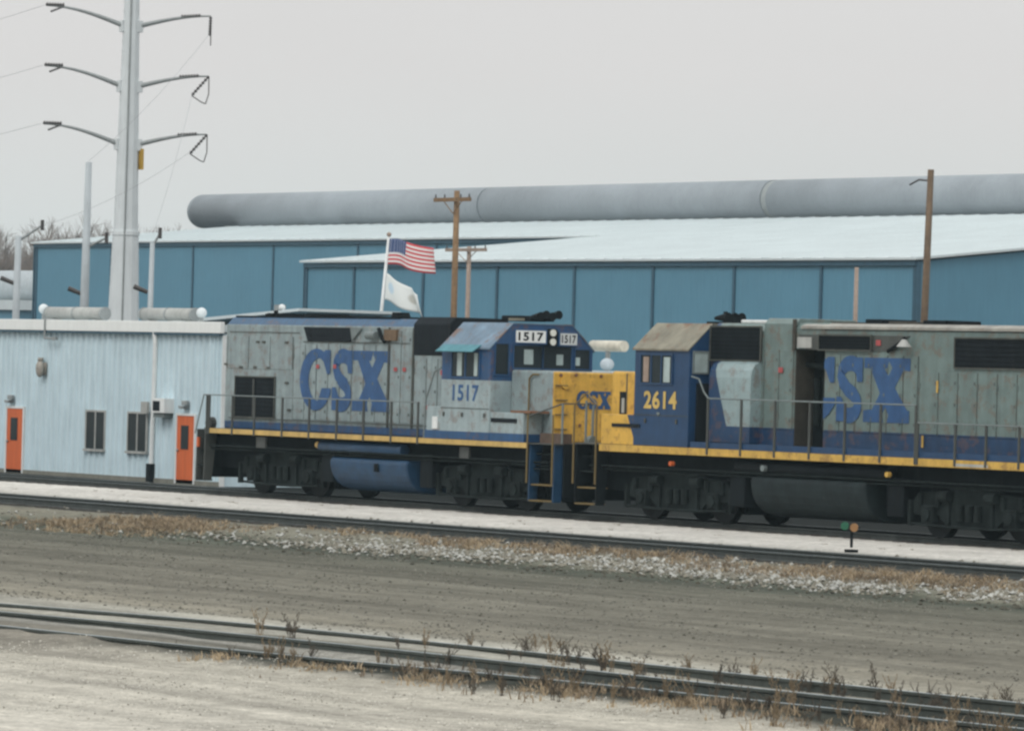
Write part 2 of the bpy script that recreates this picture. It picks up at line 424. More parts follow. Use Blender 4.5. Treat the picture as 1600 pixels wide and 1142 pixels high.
    pale = math_('MULTIPLY', math_('MULTIPLY', mr(Yfw, 35.3, 35.6, 0, 1), mr(Yfw, 36.4, 36.7, 1, 0)), math_('MULTIPLY', mr(X, -64, -62, 0, 1), mr(X, -52, -48, .95, 0)))
    cur = over(pale, (.33,.32,.285), cur)
    # brown patch, foreground left
    br = math_('MULTIPLY', math_('MULTIPLY', mr(X, -58, -53, 1, 0), mr(Yfw, 30.5, 32.5, 0, 1)), mr(Yfw, 34.8, 35.6, 1, 0))
    cur = over(math_('MULTIPLY', br, mr(noise(.5), .35, .6, .35, 1)), (.20,.185,.155), cur)
    for yy, ww, kk in ((29.4,.06,.5),(30.9,.05,.45),(31.6,.035,.35),(27.6,.06,.4)):
        d_ = math_('ABSOLUTE', math_('SUBTRACT', math_('ADD', Yf, math_('MULTIPLY', wob, .12)), yy), 0)
        cur = over(math_('MULTIPLY', mr(d_, ww*.4, ww, kk, 0), mr(noise(.7), .4, .6, .2, 1)), (.22,.20,.165), cur)
    cl_ = math_('MULTIPLY', mr(noise(1.7, (.6,1,1), 6, .7), .60, .70, 0, .65), mr(Y, 52, 55.5, .35, 1))
    cur = over(math_('MULTIPLY', cl_, mr(Y, 57, 58.5, 1, 0)), (.07,.07,.05), cur)
    # tyre tracks and smears running along the road
    tr = noise(.9, (.07, 1.0, 1), 6, .62)
    k1 = mr(tr, .32, .68, .70, 1.25)
    near = mr(Y, 56, 59, 1, 0)
    k1 = math_('ADD', math_('MULTIPLY', k1, near), math_('SUBTRACT', 1, near))
    grit = mr(noise(6, (.7,.7,1), 7, .8), .3, .7, .66, 1.34)
    blot = mr(noise(.8, (.5,1,1), 5, .6), .3, .7, .84, 1.14)
    grit2 = mr(noise(26, (1,.8,1), 3, .8), .3, .7, .72, 1.3)
    k = math_('MULTIPLY', math_('MULTIPLY', k1, grit), math_('MULTIPLY', blot, grit2))
    v = N(n, 'ShaderNodeVectorMath', operation='SCALE'); n.links.new(cur, v.inputs[0]); n.links.new(k, v.inputs['Scale'])
    n.links.new(v.outputs[0], b.inputs['Base Color'])
    bp = N(n, 'ShaderNodeBump', ins={'Strength': .6, 'Distance': .03}); n.links.new(noise(14, detail=6, rough=.75), bp.inputs['Height'])
    n.links.new(bp.outputs[0], b.inputs['Normal'])
    return m
gm.materials.append(ground_material())

# stones of the ballast bank and grit on the yard: uncountable
def stone(mb, x, y, z, r):
    a = [Vector((random.uniform(.7,1.2)*sx*r, random.uniform(.7,1.2)*sy*r, random.uniform(.5,.9)*sz*r)) for sx, sy, sz in
         ((1,0,0),(-1,0,0),(0,1,0),(0,-1,0),(0,0,1),(0,0,-.5))]
    rot = Matrix.Rotation(random.uniform(0, 6.3), 3, 'Z') @ Matrix.Rotation(random.uniform(-.5,.5), 3, 'X')
    mb.add([rot @ p + Vector((x, y, z)) for p in a], [(0,2,4),(2,1,4),(1,3,4),(3,0,4),(2,0,5),(1,2,5),(3,1,5),(0,3,5)])
mb = MB()
for _ in range(24000):
    x = random.uniform(-118, -62)
    foot = 56.9 + 1.0*mn.noise(Vector((x*.16, 0, 5))) - max(0, (-78-x))*.07
    y = random.triangular(foot-.2, 59.3, foot+.7)
    cl = mn.noise(Vector((x*.5, y*.8, 20)))
    right = min(1, max(.05, (x+94)/16))
    if random.random() > right*(.75+cl): continue
    r = random.uniform(.018, .06)*(1.4 if random.random() < .12 else 1)
    mb.cur = 0 if random.random() < .38 else 1
    stone(mb, x, y, zprof(x, y)+r*.25, r)
M['stone'] = mat('ballast_pale', (.40,.40,.37), .9, amt=.3, scale=4, dirt=.3)
M['stone2'] = mat('ballast_tan', (.21,.195,.155), .9, amt=.3, scale=4, dirt=.3)
stuff(mb.build('ballast_stones', [M['stone'], M['stone2']]))
mb = MB()
def scatter(count, xa, xb, ya, yb, r0, r1, tones):
    k = 0; tries = 0
    while k < count and tries < count*6:
        tries += 1
        x = random.uniform(xa, xb); y = random.uniform(ya, yb)
        d = mn.noise(Vector((x*.45, y*.8, 33))) + .6*mn.noise(Vector((x*2.1, y*2.5, 34)))
        if random.random() > .35+d: continue
        k += 1; mb.cur = random.choice(tones); q = random.random()**2.2
        r = r0+(r1-r0)*q; stone(mb, x, y, zprof(x, y)+r*.1, r)
scatter(15000, -66, -36, 26.5, 34, .006, .020, (0,0,0,3,3,1))
scatter(17000, -100, -45, 38, 57, .010, .036, (1,4,4,4,5,5,2,1))
for _ in range(500):
    x = random.uniform(-110, -60); y = random.triangular(54.5, 57.2, 56.6); mb.cur = 2
    r = random.uniform(.02, .07); stone(mb, x, y, zprof(x, y)+r*.2, r)
for _ in range(1200):
    x = random.uniform(-135, -70); y = random.uniform(59.3, 64.6); mb.cur = 1
    r = random.uniform(.02, .06); stone(mb, x, y, zprof(x, y)+r*.2, r)
M['grit'] = mat('grit_pale', (.58,.555,.49), .9, amt=.2); M['grit2'] = mat('grit_dark', (.21,.2,.165), .9, amt=.3); M['grit4'] = mat('grit_mid', (.40,.38,.325), .9, amt=.3); M['grit5'] = mat('grit_road', (.16,.153,.125), .95, amt=.3); M['grit6'] = mat('grit_road_dark', (.115,.11,.09), .95, amt=.3)
M['grit3'] = mat('clod_dark', (.08,.075,.055), .95, amt=.3)
stuff(mb.build('yard_gravel', [M['grit'], M['grit2'], M['grit3'], M['grit4'], M['grit5'], M['grit6']]))

# dry grass
def grass_tuft(mb, x, y, z, h, k, lean=.5):
    for _ in range(k):
        a = random.uniform(0, 6.3); r = random.uniform(0, .12); hh = h*random.uniform(.5, 1.1)
        bx, by = x+math.cos(a)*r, y+math.sin(a)*r; tx, ty = bx+random.gauss(0, lean*hh), by+random.gauss(0, lean*hh)
        wv = random.uniform(.006, .012); ax = random.uniform(0, 3.14); dx, dy = math.cos(ax)*wv, math.sin(ax)*wv
        mxp = ((bx+tx)/2-(tx-bx)*.15, (by+ty)/2-(ty-by)*.15, z+hh*.6)
        mb.add([(bx-dx,by-dy,z),(bx+dx,by+dy,z),(mxp[0]+dx*.8,mxp[1]+dy*.8,mxp[2]),(mxp[0]-dx*.8,mxp[1]-dy*.8,mxp[2]),(tx,ty,z+hh)],
               [(0,1,2,3),(3,2,4)])
M['straw'] = mat('straw', (.36,.28,.18), .9, amt=.3, scale=2)
M['straw2'] = mat('straw_brown', (.22,.17,.115), .9, amt=.3, scale=2)
mb = MB()
n = 0
while n < 3800:
    x = random.uniform(-130, -62); y = random.triangular(55.2 if x < -85 else 57.3, 59.5, 58.2)
    d = mn.noise(Vector((x*.13, y*.3, 40)))*1.4 + .25*mn.noise(Vector((x*.9, y*.9, 41)))
    if random.random() > .16 + 1.5*d: continue
    n += 1; mb.cur = 0 if random.random() < .6 else 1
    grass_tuft(mb, x, y, zprof(x, y)-.02, random.uniform(.05, .19), 11, .8)
for _ in range(420):   # low straw along the front rail edge
    x = random.uniform(-54, -38); y = 33.3+.09*(x+54)+random.gauss(0, .18)
    if mn.noise(Vector((x*.9, 0, 60))) < -.05: continue
    mb.cur = 0; grass_tuft(mb, x, y, zprof(x, y)-.02, random.uniform(.05, .13), 8)
for _ in range(90):    # scraps of dead growth on the pale strip
    x = random.uniform(-125, -68); y = random.triangular(65.2, 70, 66); mb.cur = 1; grass_tuft(mb, x, y, zprof(x, y)-.01, random.uniform(.02, .05), 10, 2.5)
for _ in range(1500):   # rank dead growth between the rails toward the right
    x = -54+15*random.random()**.6; y = 34.6+.06*(x+48)+random.gauss(0, .6)
    if mn.noise(Vector((x*.8, y*.8, 70))) < -.1: continue
    mb.cur = 1 if random.random() < .7 else 0; grass_tuft(mb, x, y, zprof(x, y)-.02, random.uniform(.05, .17), 5, .4)
stuff(mb.build('dry_grass', [M['straw'], M['straw2']]))

# ================================================================== TRACKS
def rail_mesh(mb, pts, ztop, h=.165):
    prof = [(-.036,0),(.036,0),(.036,-.035),(.011,-.05),(.011,-.135),(.07,-h+.01),(.07,-h),(-.07,-h),(-.07,-h+.01),(-.011,-.135),(-.011,-.05),(-.036,-.035)]
    rows = []
    for i, (x, y) in enumerate(pts):
        a = pts[max(0, i-1)]; b = pts[min(len(pts)-1, i+1)]
        dx, dy = b[0]-a[0], b[1]-a[1]; l = math.hypot(dx, dy); nx, ny = -dy/l, dx/l
        rows.append([(x+nx*u, y+ny*u, ztop+v) for u, v in prof])
    k = len(prof)
    vs = [p for r in rows for p in r]; o = len(mb.v); mb.v += vs
    for i in range(len(rows)-1):
        for j in range(k):
            mb.f.append([o+i*k+j, o+(i+1)*k+j, o+(i+1)*k+(j+1) % k, o+i*k+(j+1) % k]); mb.mi.append(1 if j == 0 else 0)
def spline(pts, step=1.2):
    r = []
    for i in range(len(pts)-1):
        p0, p1, p2, p3 = pts[max(0, i-1)], pts[i], pts[i+1], pts[min(len(pts)-1, i+2)]
        k = max(2, int(abs(p2[0]-p1[0])/step))
        for j in range(k):
            t = j/k
            r.append((p1[0]+(p2[0]-p1[0])*t, .5*((2*p1[1])+(-p0[1]+p2[1])*t+(2*p0[1]-5*p1[1]+4*p2[1]-p3[1])*t*t+(-p0[1]+3*p1[1]-3*p2[1]+p3[1])*t**3)))
    return r+[pts[-1]]
def track(label, rails, ztop, tie_x, tie_y, tie_len, tie_z, y0, nm='rail_track', side='rail_side'):
    t = thing(nm, label, 'railway track', (sum(tie_x)/2, y0, ztop-.3))
    for r in rails:
        mb = MB(); rail_mesh(mb, r, ztop); mb.build('rail', [M[side], M['rail_top']], t)
    x0, x1 = tie_x; x = x0; proto = None
    while x < x1:
        y = tie_y(x)
        if proto is None:
            proto = MB().box(x-.115, x+.115, y-tie_len/2, y+tie_len/2, tie_z-.15, tie_z).build('tie', M['tie'], t); px, py = x, y
        else:
            c = proto.copy(); col.objects.link(c)
            c.location = proto.location + Vector((x-px, y-py+random.uniform(-.06,.06), random.uniform(-.012,.012)))
        x += .56
    return t
TY1, TY2 = 71.0, 60.55
track('straight track the two blue and grey locomotives stand on', [[(-300,TY1-.72),(-10,TY1-.72)],[(-300,TY1+.72),(-10,TY1+.72)]], 0, (-150,-66), lambda x: TY1, 2.6, -.11, TY1)
track('empty straight track between the pale gravel strip and the grassy bank', [[(-300,TY2-.72),(-10,TY2-.72)],[(-300,TY2+.72),(-10,TY2+.72)]], .0, (-130,-50), lambda x: TY2, 2.6, -.155, TY2)
A = spline([(-110,34.3),(-80,35.3),(-64.6,36.3),(-59.4,37.2),(-53.3,37.45),(-46.2,37.5),(-38,37.7),(-20,38)])
Bp = spline([(-110,32.8),(-80,33.8),(-64.6,34.82),(-59.4,35.5),(-53.3,35.85),(-46.2,35.95),(-38,36.2),(-20,36.5)])
Cp = spline([(-70,33.1),(-59.1,33.45),(-55.7,33.6),(-52.3,33.95),(-48.9,34.4),(-44.5,34.75),(-38,35.0),(-20,35.3)])
def yat(P, x):
    for a, b in zip(P, P[1:]):
        if a[0] <= x <= b[0]: return a[1]+(b[1]-a[1])*(x-a[0])/(b[0]-a[0])
    return P[-1][1]
track('curving foreground track with rusty rails, weeds growing at its right end', [A, Bp], -.26, (-76,-34), lambda x: yat(A, x)-.75, 2.6, -.445, 36.2, side='rail_front')
track('third low rail diverging in front of the curving foreground track', [Cp], -.275, (-53.72,-34), lambda x: yat(Cp, x)+.35, 1.5, -.434, 34.2, 'switch_rail', side='rail_front')

# switch stand with green and yellow targets
t = thing('switch_stand', 'low switch stand with green and amber target discs beside the middle track', 'switch stand', (-79.2, 64.2, -.12))
B('base', M['black'], t, -79.3,-79.1,64.1,64.3,-.13,-.07)
MB().cyl((-79.2,64.2,-.03),(-79.2,64.2,.44),.03).build('post', M['black'], t)
M['green'] = mat('target_green', (.02,.13,.07), .7); M['amber'] = mat('target_amber', (.38,.20,.08), .7)
MB().cyl((-79.36,64.16,.40),(-79.34,64.12,.40),.085).build('target', M['green'], t, label='green target disc')
MB().cyl((-79.06,64.16,.38),(-79.04,64.12,.38),.085).build('target', M['amber'], t, label='amber target disc')
MB().cyl((-79.45,64.2,.38),(-78.95,64.2,.38),.018).build('crossbar', M['black'], t)

# ================================================================== LOCOMOTIVES
def ybox(o, *a): return o
def make_truck(parent, cx):
    """two-axle power truck"""
    tr = MB()
    Yc = TY1
    for sgn in (-1, 1):
        y0 = Yc+sgn*1.02; ya, yb = (y0-.07, y0+.07)
        outl = [(cx-1.95,.80),(cx-1.75,.98),(cx-.95,1.02),(cx-.6,1.12),(cx+.6,1.12),(cx+.95,1.02),(cx+1.75,.98),(cx+1.95,.80),
                (cx+1.95,.50),(cx+1.62,.46),(cx+1.15,.50),(cx+.80,.27),(cx+.45,.22),(cx-.45,.22),(cx-.80,.27),(cx-1.15,.50),(cx-1.62,.46),(cx-1.95,.50)]
        tr.prism(outl, 'y', ya, yb)
    frame = tr.build('truck_frame', M['frame'], parent, bevel=.02)
    for dx in (-1.37, 1.37):
        wb = MB()
        for sgn in (-1, 1):
            wb.cyl((cx+dx, Yc+sgn*.68, .508), (cx+dx, Yc+sgn*.82, .508), .508, .508, 28)
            wb.cyl((cx+dx, Yc+sgn*.655, .508), (cx+dx, Yc+sgn*.68, .508), .54, .54, 28)
        wb.cyl((cx+dx, Yc-.7, .508), (cx+dx, Yc+.7, .508), .1)
        wb.build('wheelset', M['wheel'], parent, smooth=False)
        for sgn in (-1,):
            jb = MB(); yj = Yc+sgn*1.12
            jb.box(cx+dx-.20, cx+dx+.20, yj-.07, yj+.1, .32, .70); jb.cyl((cx+dx, yj-.13, .5), (cx+dx, yj-.07, .5), .14)
            jb.build('axle_box', M['frame'], parent, bevel=.02)
            for ex in (-.30, .30):
                MB().cyl((cx+dx+ex, yj, .66), (cx+dx+ex, yj, .95), .07, .07, 8).build('spring', M['frame'], frame)
    # springs of the bolster, brake cylinder and rigging on the near side
    yn = Yc-1.16
    for ex in (-.3, 0, .3): MB().cyl((cx+ex, yn, .40), (cx+ex, yn, .74), .09, .09, 10).build('spring', M['frame'], frame)
    for ex in (-.78, .78):
        MB().cyl((cx+ex-.16, yn-.03, .92), (cx+ex+.16, yn-.03, .92), .12, .12, 12).build('brake_cylinder', M['frame'], parent)
    MB().tube([(cx-1.9,yn,.30),(cx-.8,yn-.02,.26),(cx+.8,yn-.02,.26),(cx+1.9,yn,.30)], .03).build('brake_rod', M['frame'], frame)
    for ex in (-2.0, -.72, .72, 2.0):
        MB().box(cx+ex-.05, cx+ex+.05, yn-.0, yn+.12, .25, .8).build('brake_shoe', M['frame'], frame)

def underframe(parent, xa, xb, zt, end_l, end_r):
    B('sill', M['black'], parent, xa, xb, 69.98, 72.02, zt-.50, zt-.03)
    mb = MB(); mb.box(xa, xb, 69.5, 72.5, zt-.03, zt+.0); mb.build('walkway', M['rail_post'], parent)

def underbody(parent, xa, xb, trucks):
    B('centre_sill', M['black'], parent, xa, xb, 70.25, 71.75, .62, 1.24)
    for cx in trucks:
        B('traction_motor', M['black'], parent, cx-1.85, cx+1.85, 70.45, 71.55, .22, .618, bevel=.04)
    a, b = trucks
    for x0, x1 in ((a+2.1, a+2.65), (b-2.65, b-2.1)):
        B('equipment_box', M['black'], parent, x0, x1, 69.75, 70.24, .42, 1.238, bevel=.02)
        B('equipment_box', M['black'], parent, x0, x1, 71.76, 72.2, .42, 1.238, bevel=.02)
    mb = MB()
    for y, z in ((69.72,1.12),(69.66,1.2),(72.3,1.15)): mb.cyl((xa+.4,y,z),(xb-.4,y,z),.028,.028,6)
    stuff(mb.build('train_pipe', M['frame'], parent))

def coupler(parent, x, s):
    """automatic coupler: x = pilot face, s = +-1 direction outwards"""
    mb = MB(); a, b = sorted((x, x+s*.30)); mb.box(a, b, 70.88, 71.12, .74, .98)
    a, b = sorted((x+s*.30, x+s*.52)); mb.prism([(70.80+0, a),(71.2, a),(71.22, b-.04),(71.05, b),(70.98,(a+b)/2),(70.86,b)], 'z', .66, 1.06) if False else mb.box(a, b, 70.80, 71.22, .68, 1.04)
    mb.build('coupler', M['frame'], parent, bevel=.04)

def steps_well(parent, xa, xb, zt, m_side, m_edge, yn=69.5):
    """boarding steps cut in at the corner"""
    for k, z in enumerate((.30, .68, 1.06, 1.42)):
        d = .07*k
        B('step', m_edge if k < 2 else M['frame'], parent, xa+.03, xb-.03, yn+.0+d, yn+.32+d, z-.035, z)
    for x in (xa, xb):
        a, b = (x-.02, x+.02)
        MB().prism([(yn+.02,.26),(yn+.26,.26),(yn+.40,zt-.04),(yn+.04,zt-.04)], 'x', a, b).build('step_side', m_side, parent)

def handrail(parent, xs, y, zb, zt, m_post, m_rail, ext=None, r=.033):
    p0 = MB().cyl((xs[0], y, zb), (xs[0], y, zt), r, r, 8).build('handrail_post', m_post, parent)
    rep(p0, [(x-xs[0], 0, 0) for x in xs[1:]])
    pts = [(x, y, zt) for x in xs]
    if ext: pts = ext[0]+pts+ext[1]
    MB().tube(pts, .02, 6).build('handrail', m_rail, parent)

def door_panels(parent, edges, z0, z1, m, y=70.08, gap=.02, latch=True):
    """tall hinged hood doors standing 12 mm proud, with latches and hinges"""
    mb = MB()
    for a in edges: mb.box(a-.012, a+.012, y-.005, y+.0, z0, z1)
    stuff(mb.build('door_seam', M['seam'], parent))
    for a, b in zip(edges, edges[1:]):
        d = MB().box(a+gap, b-gap, y-.014, y+.005, z0, z1).build('hood_door', m, parent, bevel=.006)
        if latch:
            mb = MB()
            for z in (z0+.22, (z0+z1)/2, z1-.22): mb.box(b-gap-.09, b-gap-.05, y-.03, y-.013, z-.035, z+.035)
            stuff(mb.build('latch', M['latch'], d))
            mb = MB()
            for z in (z0+.3, z1-.3): mb.cyl((a+gap+.01, y-.02, z-.06), (a+gap+.01, y-.02, z+.06), .014, .014, 6)
            stuff(mb.build('hinge', M['latch'], d))

def grille(parent, x0, x1, z0, z1, y, m=None, slats=6, name='grille', vert=False):
    g = MB().box(x0, x1, y-.02, y+.01, z0, z1).build(name, m or M['grille'], parent)
    mb = MB()
    for k in range(slats):
        if vert:
            x = x0+(x1-x0)*(k+.5)/slats; mb.box(x-.012, x+.012, y-.045, y-.02, z0+.02, z1-.02)
        else:
            z = z0+(z1-z0)*(k+.5)/slats; mb.box(x0+.02, x1-.02, y-.04, y-.02, z-.02, z+.012)
    mb.build('slats', M['black'], g)
    f = .035
    mb = MB(); mb.box(x0-f, x1+f, y-.045, y-.0, z1, z1+f); mb.box(x0-f, x1+f, y-.045, y-.0, z0-f, z0)
    mb.box(x0-f, x0, y-.045, y-.0, z0, z1); mb.box(x1, x1+f, y-.045, y-.0, z0, z1)
    mb.build('grille_frame', M['seam'], g)
    return g

def window(parent, x0, x1, z0, z1, y, frame_m, panes=2, name='side_window'):
    f = MB().box(x0, x1, y-.012, y+.01, z0, z1).build(name, M['glass'], parent)
    mb = MB(); t = .04
    mb.box(x0-t, x1+t, y-.03, y, z1, z1+t); mb.box(x0-t, x1+t, y-.03, y, z0-t, z0)
    mb.box(x0-t, x0, y-.03, y, z0, z1); mb.box(x1, x1+t, y-.03, y, z0, z1)
    for k in range(1, panes):
        x = x0+(x1-x0)*k/panes; mb.box(x-.02, x+.02, y-.03, y-.012, z0, z1)
    mb.build('window_frame', frame_m, f)
    return f

def cab_shell(parent, xa, xb, zb, z_eave, z_top, m_body, m_roof):
    """cab body with chamfered roof; the outline is the end wall"""
    ya, yb = 69.47, 72.53
    c1, c2 = ya+.64, yb-.64
    MB().prism([(ya,zb),(yb,zb),(yb,z_eave),(c2,z_top-.03),(c1,z_top-.03),(ya,z_eave)], 'x', xa, xb).build('cab', m_body, parent, bevel=.015)
    o = .05
    rf = MB()
    T = .035
    prof = [(ya-.05,z_eave-.04),(ya-.05,z_eave),(c1,z_top),(c2,z_top),(yb+.05,z_eave),(yb+.05,z_eave-.04),(c2,z_top-.028),(c1,z_top-.028)]
    # roof sheet as strips so that the outline stays convex
    for i, j, k, l in ((0,1,2,7),(7,2,3,6),(6,3,4,5)):
        rf.prism([prof[i],prof[j],prof[k],prof[l]], 'x', xa-.04, xb+.012)
    rf.build('cab_roof', m_roof, parent)

# ---------------------------------------------------------------- locomotive 1
M['bulk0'] = mat('worn_step_brown', (.11,.075,.055), .8, amt=.3)
X0 = -105.3
L1 = thing('locomotive', 'grey and blue diesel locomotive 1517 with a yellow nose, left of the two', 'locomotive', (X0, TY1, 0), 'coupled diesel locomotives')
ZW = 1.66
P1 = paint('hood_livery', GREY, [('P',(0,0,1),4.405,(.022,.085,.17)),('P',(0,0,-1),-1.86,BLUE)], dirt=.4, streak=.2, amt=.14, dirtcol=(.12,.09,.06), spots=.4)
PC1 = paint('cab_livery', LGREY, [('P',(0,0,1),3.12,BLUE),('P',(0,0,-1),-1.86,BLUE)], dirt=.32, streak=.12, amt=.1, spots=.4)
PN1 = paint('nose_livery', GREY, [('N',(1,0,0),.55,YEL)], dirt=.35, streak=.12, amt=.12, dirtcol=(.14,.07,.03), spots=.4)
underframe(L1, -112.95, -97.0, ZW, 0, 0)
B('stripe', M['stripe'], L1, -112.7, -98.15, 69.485, 69.499, 1.53, 1.655, label='yellow sill stripe')
B('stripe', M['blue'], L1, -102.55, -98.3, 69.485, 69.50, 1.662, 1.86, label='blue stripe under the cab')
# hood
ya, yb = 70.08, 71.92
MB().prism([(ya,ZW),(yb,ZW),(yb,4.40),(yb-.22,4.60),(ya+.22,4.60),(ya,4.40)], 'x', -112.9, -102.42).build('hood', P1, L1, bevel=.03)
MB().prism([(ya-.03,3.70),(yb+.03,3.70),(yb+.03,4.48),(yb-.15,4.66),(ya+.15,4.66),(ya-.03,4.48)], 'x', -104.0, -102.40).build('filter_housing', M['grille'], L1, bevel=.03)
grille(L1, -112.33, -110.42, 1.99, 3.02, ya, slats=9, name='radiator_grille')
MB().box(-111.42,-111.36,ya-.07,ya-.045,2.0,2.98).build('grille_bar', M['rail_post'], L1)
# sloped intake under the roof edge
MB().prism([(-109.05,4.36),(-106.4,4.36),(-106.9,4.0),(-108.85,4.0)], 'y', ya-.05, ya+.01).build('intake_panel', M['grille'], L1)
MB().prism([(-106.85,4.36),(-106.3,4.36),(-106.75,4.02)], 'y', ya-.06, ya-.052).build('intake_flap', M['rail_grey'], L1)
mb = MB(); mb.box(-109.1,-104.15,ya-.03,ya,3.975,3.995); mb.box(-112.7,-109.3,ya-.02,ya,4.20,4.215)
mb.build('seam_strip', M['seam'], L1)
MB().cyl((-105.95,ya-.12,4.17),(-105.55,ya-.12,4.17),.10).build('air_filter', M['rail_grey'], L1)
MB().tube([(-105.5,ya-.08,4.35),(-105.3,ya-.1,4.1),(-105.2,ya-.08,4.0)], .05).build('pipe', M['black'], L1)
B('junction_box', M['wood_dark'], L1, -105.25,-104.7,ya-.09,ya,4.05,4.33, label='brownish junction box')
door_panels(L1, [-109.55,-109.0,-108.45], 1.98, 3.9, P1)
door_panels(L1, [-108.45,-107.9,-107.35,-106.8,-106.25,-105.7,-105.15], 1.98, 3.93, P1)
door_panels(L1, [-105.05,-104.55,-104.05], 1.98, 4.3, P1)
door_panels(L1, [-103.95,-103.4,-102.9,-102.45], 1.98, 3.62, P1)
door_panels(L1, [-112.8,-111.75,-110.7,-109.6], 3.25, 4.1, P1, latch=False)
mb = MB()
for x in (-105.1, -104.0): mb.box(x-.03, x+.03, ya-.03, ya, 1.86, 4.38)
mb.build('pillar', M['seam'], L1)
for x, z in ((-111.3,3.95),(-111.0,3.95),(-112.1,3.28),(-111.4,3.28),(-110.75,3.28),(-109.9,3.95),(-112.85,3.35),(-109.85,2.9),(-109.7,2.2)):
    B('bracket', M['seam'], L1, x-.08, x+.08, ya-.03, ya-.012, z-.03, z+.03)
B('grab_rail', M['seam'], L1, -112.6,-102.6, ya-.05, ya-.03, 1.93, 1.955)
logo(L1, [(-109.2,-107.72),(-107.68,-106.72),(-106.72,-105.05)], 2.25, 3.78, ya-.022)
for x, z in ((-108.35,3.35),(-107.55,3.36),(-104.75,3.33),(-104.35,3.33),(-103.3,2.4)):
    B('hazard_mark', M['red'], L1, x-.07, x+.07, ya-.044, ya-.036, z-.05, z+.05)
# roof fittings
for x, r in ((-111.3,.62),(-109.4,.62)):
    f = MB().cyl((x,71,4.58),(x,71,4.70),r,r,24).build('roof_fan', M['black'], L1)
    MB().cyl((x,71,4.70),(x,71,4.72),r*.9,r*.9,24).build('fan_guard', M['grille'], f)
B('roof_hatch', M['black'], L1, -108.2,-105.3,70.45,71.55,4.58,4.66)
MB().cyl((-106.0,71,4.58),(-106.0,71,4.78),.28,.22,16).build('exhaust_stack', M['black'], L1)
B('roof_walk', M['black'], L1, -112.8,-105.0,70.3,70.42,4.59,4.64)
# fuel tank, air reservoir
mb = MB(); mb.prism([(71+math.copysign(1.36*abs(math.cos(RAD(a)))**.5, math.cos(RAD(a))), .98+.76*math.sin(RAD(a))) for a in range(180, 361, 12)] + [(72.3,1.06),(69.7,1.06)], 'x', -107.05, -103.55)
mb.build('fuel_tank', M['tankblue'], L1, bevel=.05)
MB().cyl((-107.6,69.75,1.32),(-103.8,69.75,1.32),.14,.14,16).build('air_reservoir', M['tankblue'], L1, smooth=True)
MB().cyl((-107.72,69.7,1.35),(-107.6,69.7,1.35),.09,.09,10).build('drain_valve', M['stripe'], L1)
B('fuel_gauge', M['black'], L1, -104.95,-104.8,69.6,69.66,.75,.95)
B('sill_bracket', M['rail_post'], L1, -110.55,-110.1,69.62,69.68,1.2,1.48); B('sill_bracket', M['rail_post'], L1, -101.2,-100.8,69.62,69.68,1.2,1.48)
underbody(L1, -113.3, -97.1, (-109.7,-100.45)); make_truck(L1, -109.7); make_truck(L1, -100.45)
# cab
cab_shell(L1, -101.85, -99.75, 1.662, 3.91, 4.54, PC1, M['cabroof'])
window(L1, -101.38, -100.22, 3.20, 3.80, 69.47, M['blue'], 2)
for a_, b_ in ((-101.15,-100.95),(-100.42,-100.28)): B('pane_patch', M['pale_glass'], L1, a_, b_, 69.445, 69.455, 3.22, 3.78)  # flat pale patches on the side window panes
MB().prism([(69.46,3.985),(69.46,3.96),(69.20,3.80),(69.20,3.82)], 'x', -101.75, -100.15).build('awning', M['cyan'], L1)
text('number', '1517', M['letter'], L1, -101.34, -100.22, 2.60, 3.0, 69.462, bold=.025)
B('data_plate', M['white'], L1, -102.2,-101.98,69.46,69.495,1.90,2.2)
for x in (-101.7, -100.9, -99.95): B('latch', M['seam'], L1, x-.03,x+.03,69.44,69.47,2.22,2.32)
B('cab_seam', M['seam'], L1, -101.85,-99.75,69.455,69.468,2.42,2.435)
B('cab_base', PC1, L1, -102.5,-101.853,69.5,70.07,1.662,2.45, bevel=.01)
MB().tube([(-102.6,69.5,1.67),(-102.55,69.5,2.6),(-102.2,69.5,3.3),(-101.9,69.49,3.4)], .022).build('grab_iron', M['rail_grey'], L1)
B('marker', M['red'], L1, -101.95,-101.87,69.5,69.56,3.22,3.34)
B('step_box', PC1, L1, -99.747, -98.35, 69.5, 70.06, 1.662, 2.36, bevel=.015)
B('vent_slot', M['grille'], L1, -99.70,-98.62,69.48,69.499,2.12,2.22)
B('step_tread', M['rust'], L1, -98.9,-98.05,69.5,70.05,2.365,2.42)
# cab front (faces +X)
fx = -99.75
def fpane(par, y0, y1, z0, z1, m=None, name='front_window', fr=M['blue']):
    w_ = MB().box(fx-.01, fx+.012, y0, y1, z0, z1).build(name, m or M['glass'], par)
    t = .03; mb = MB(); mb.box(fx, fx+.03, y0-t, y1+t, z1, z1+t); mb.box(fx, fx+.03, y0-t, y1+t, z0-t, z0)
    mb.box(fx, fx+.03, y0-t, y0, z0, z1); mb.box(fx, fx+.03, y1, y1+t, z0, z1); mb.build('window_frame', fr, w_)
    return w_
d_ = fpane(L1, 69.60, 69.98, 3.28, 4.02, name='cab_door_window')
for y0, y1 in ((70.14,70.99),(71.03,71.86)): fpane(L1, y0, y1, 3.45, 3.99)
fpane(L1, 71.98, 72.42, 3.46, 3.93)
for y0, y1, z1 in ((70.45,70.72,3.90),(71.42,71.62,3.80),(72.0,72.13,3.74)):  # pale sheets on the front panes, painted for daylight seen through the cab
    B('see_through_patch', M['pale_glass'], L1, fx+.012, fx+.016, y0, y1, 3.54, z1, label='pale patch painted as rear window light seen through the cab')
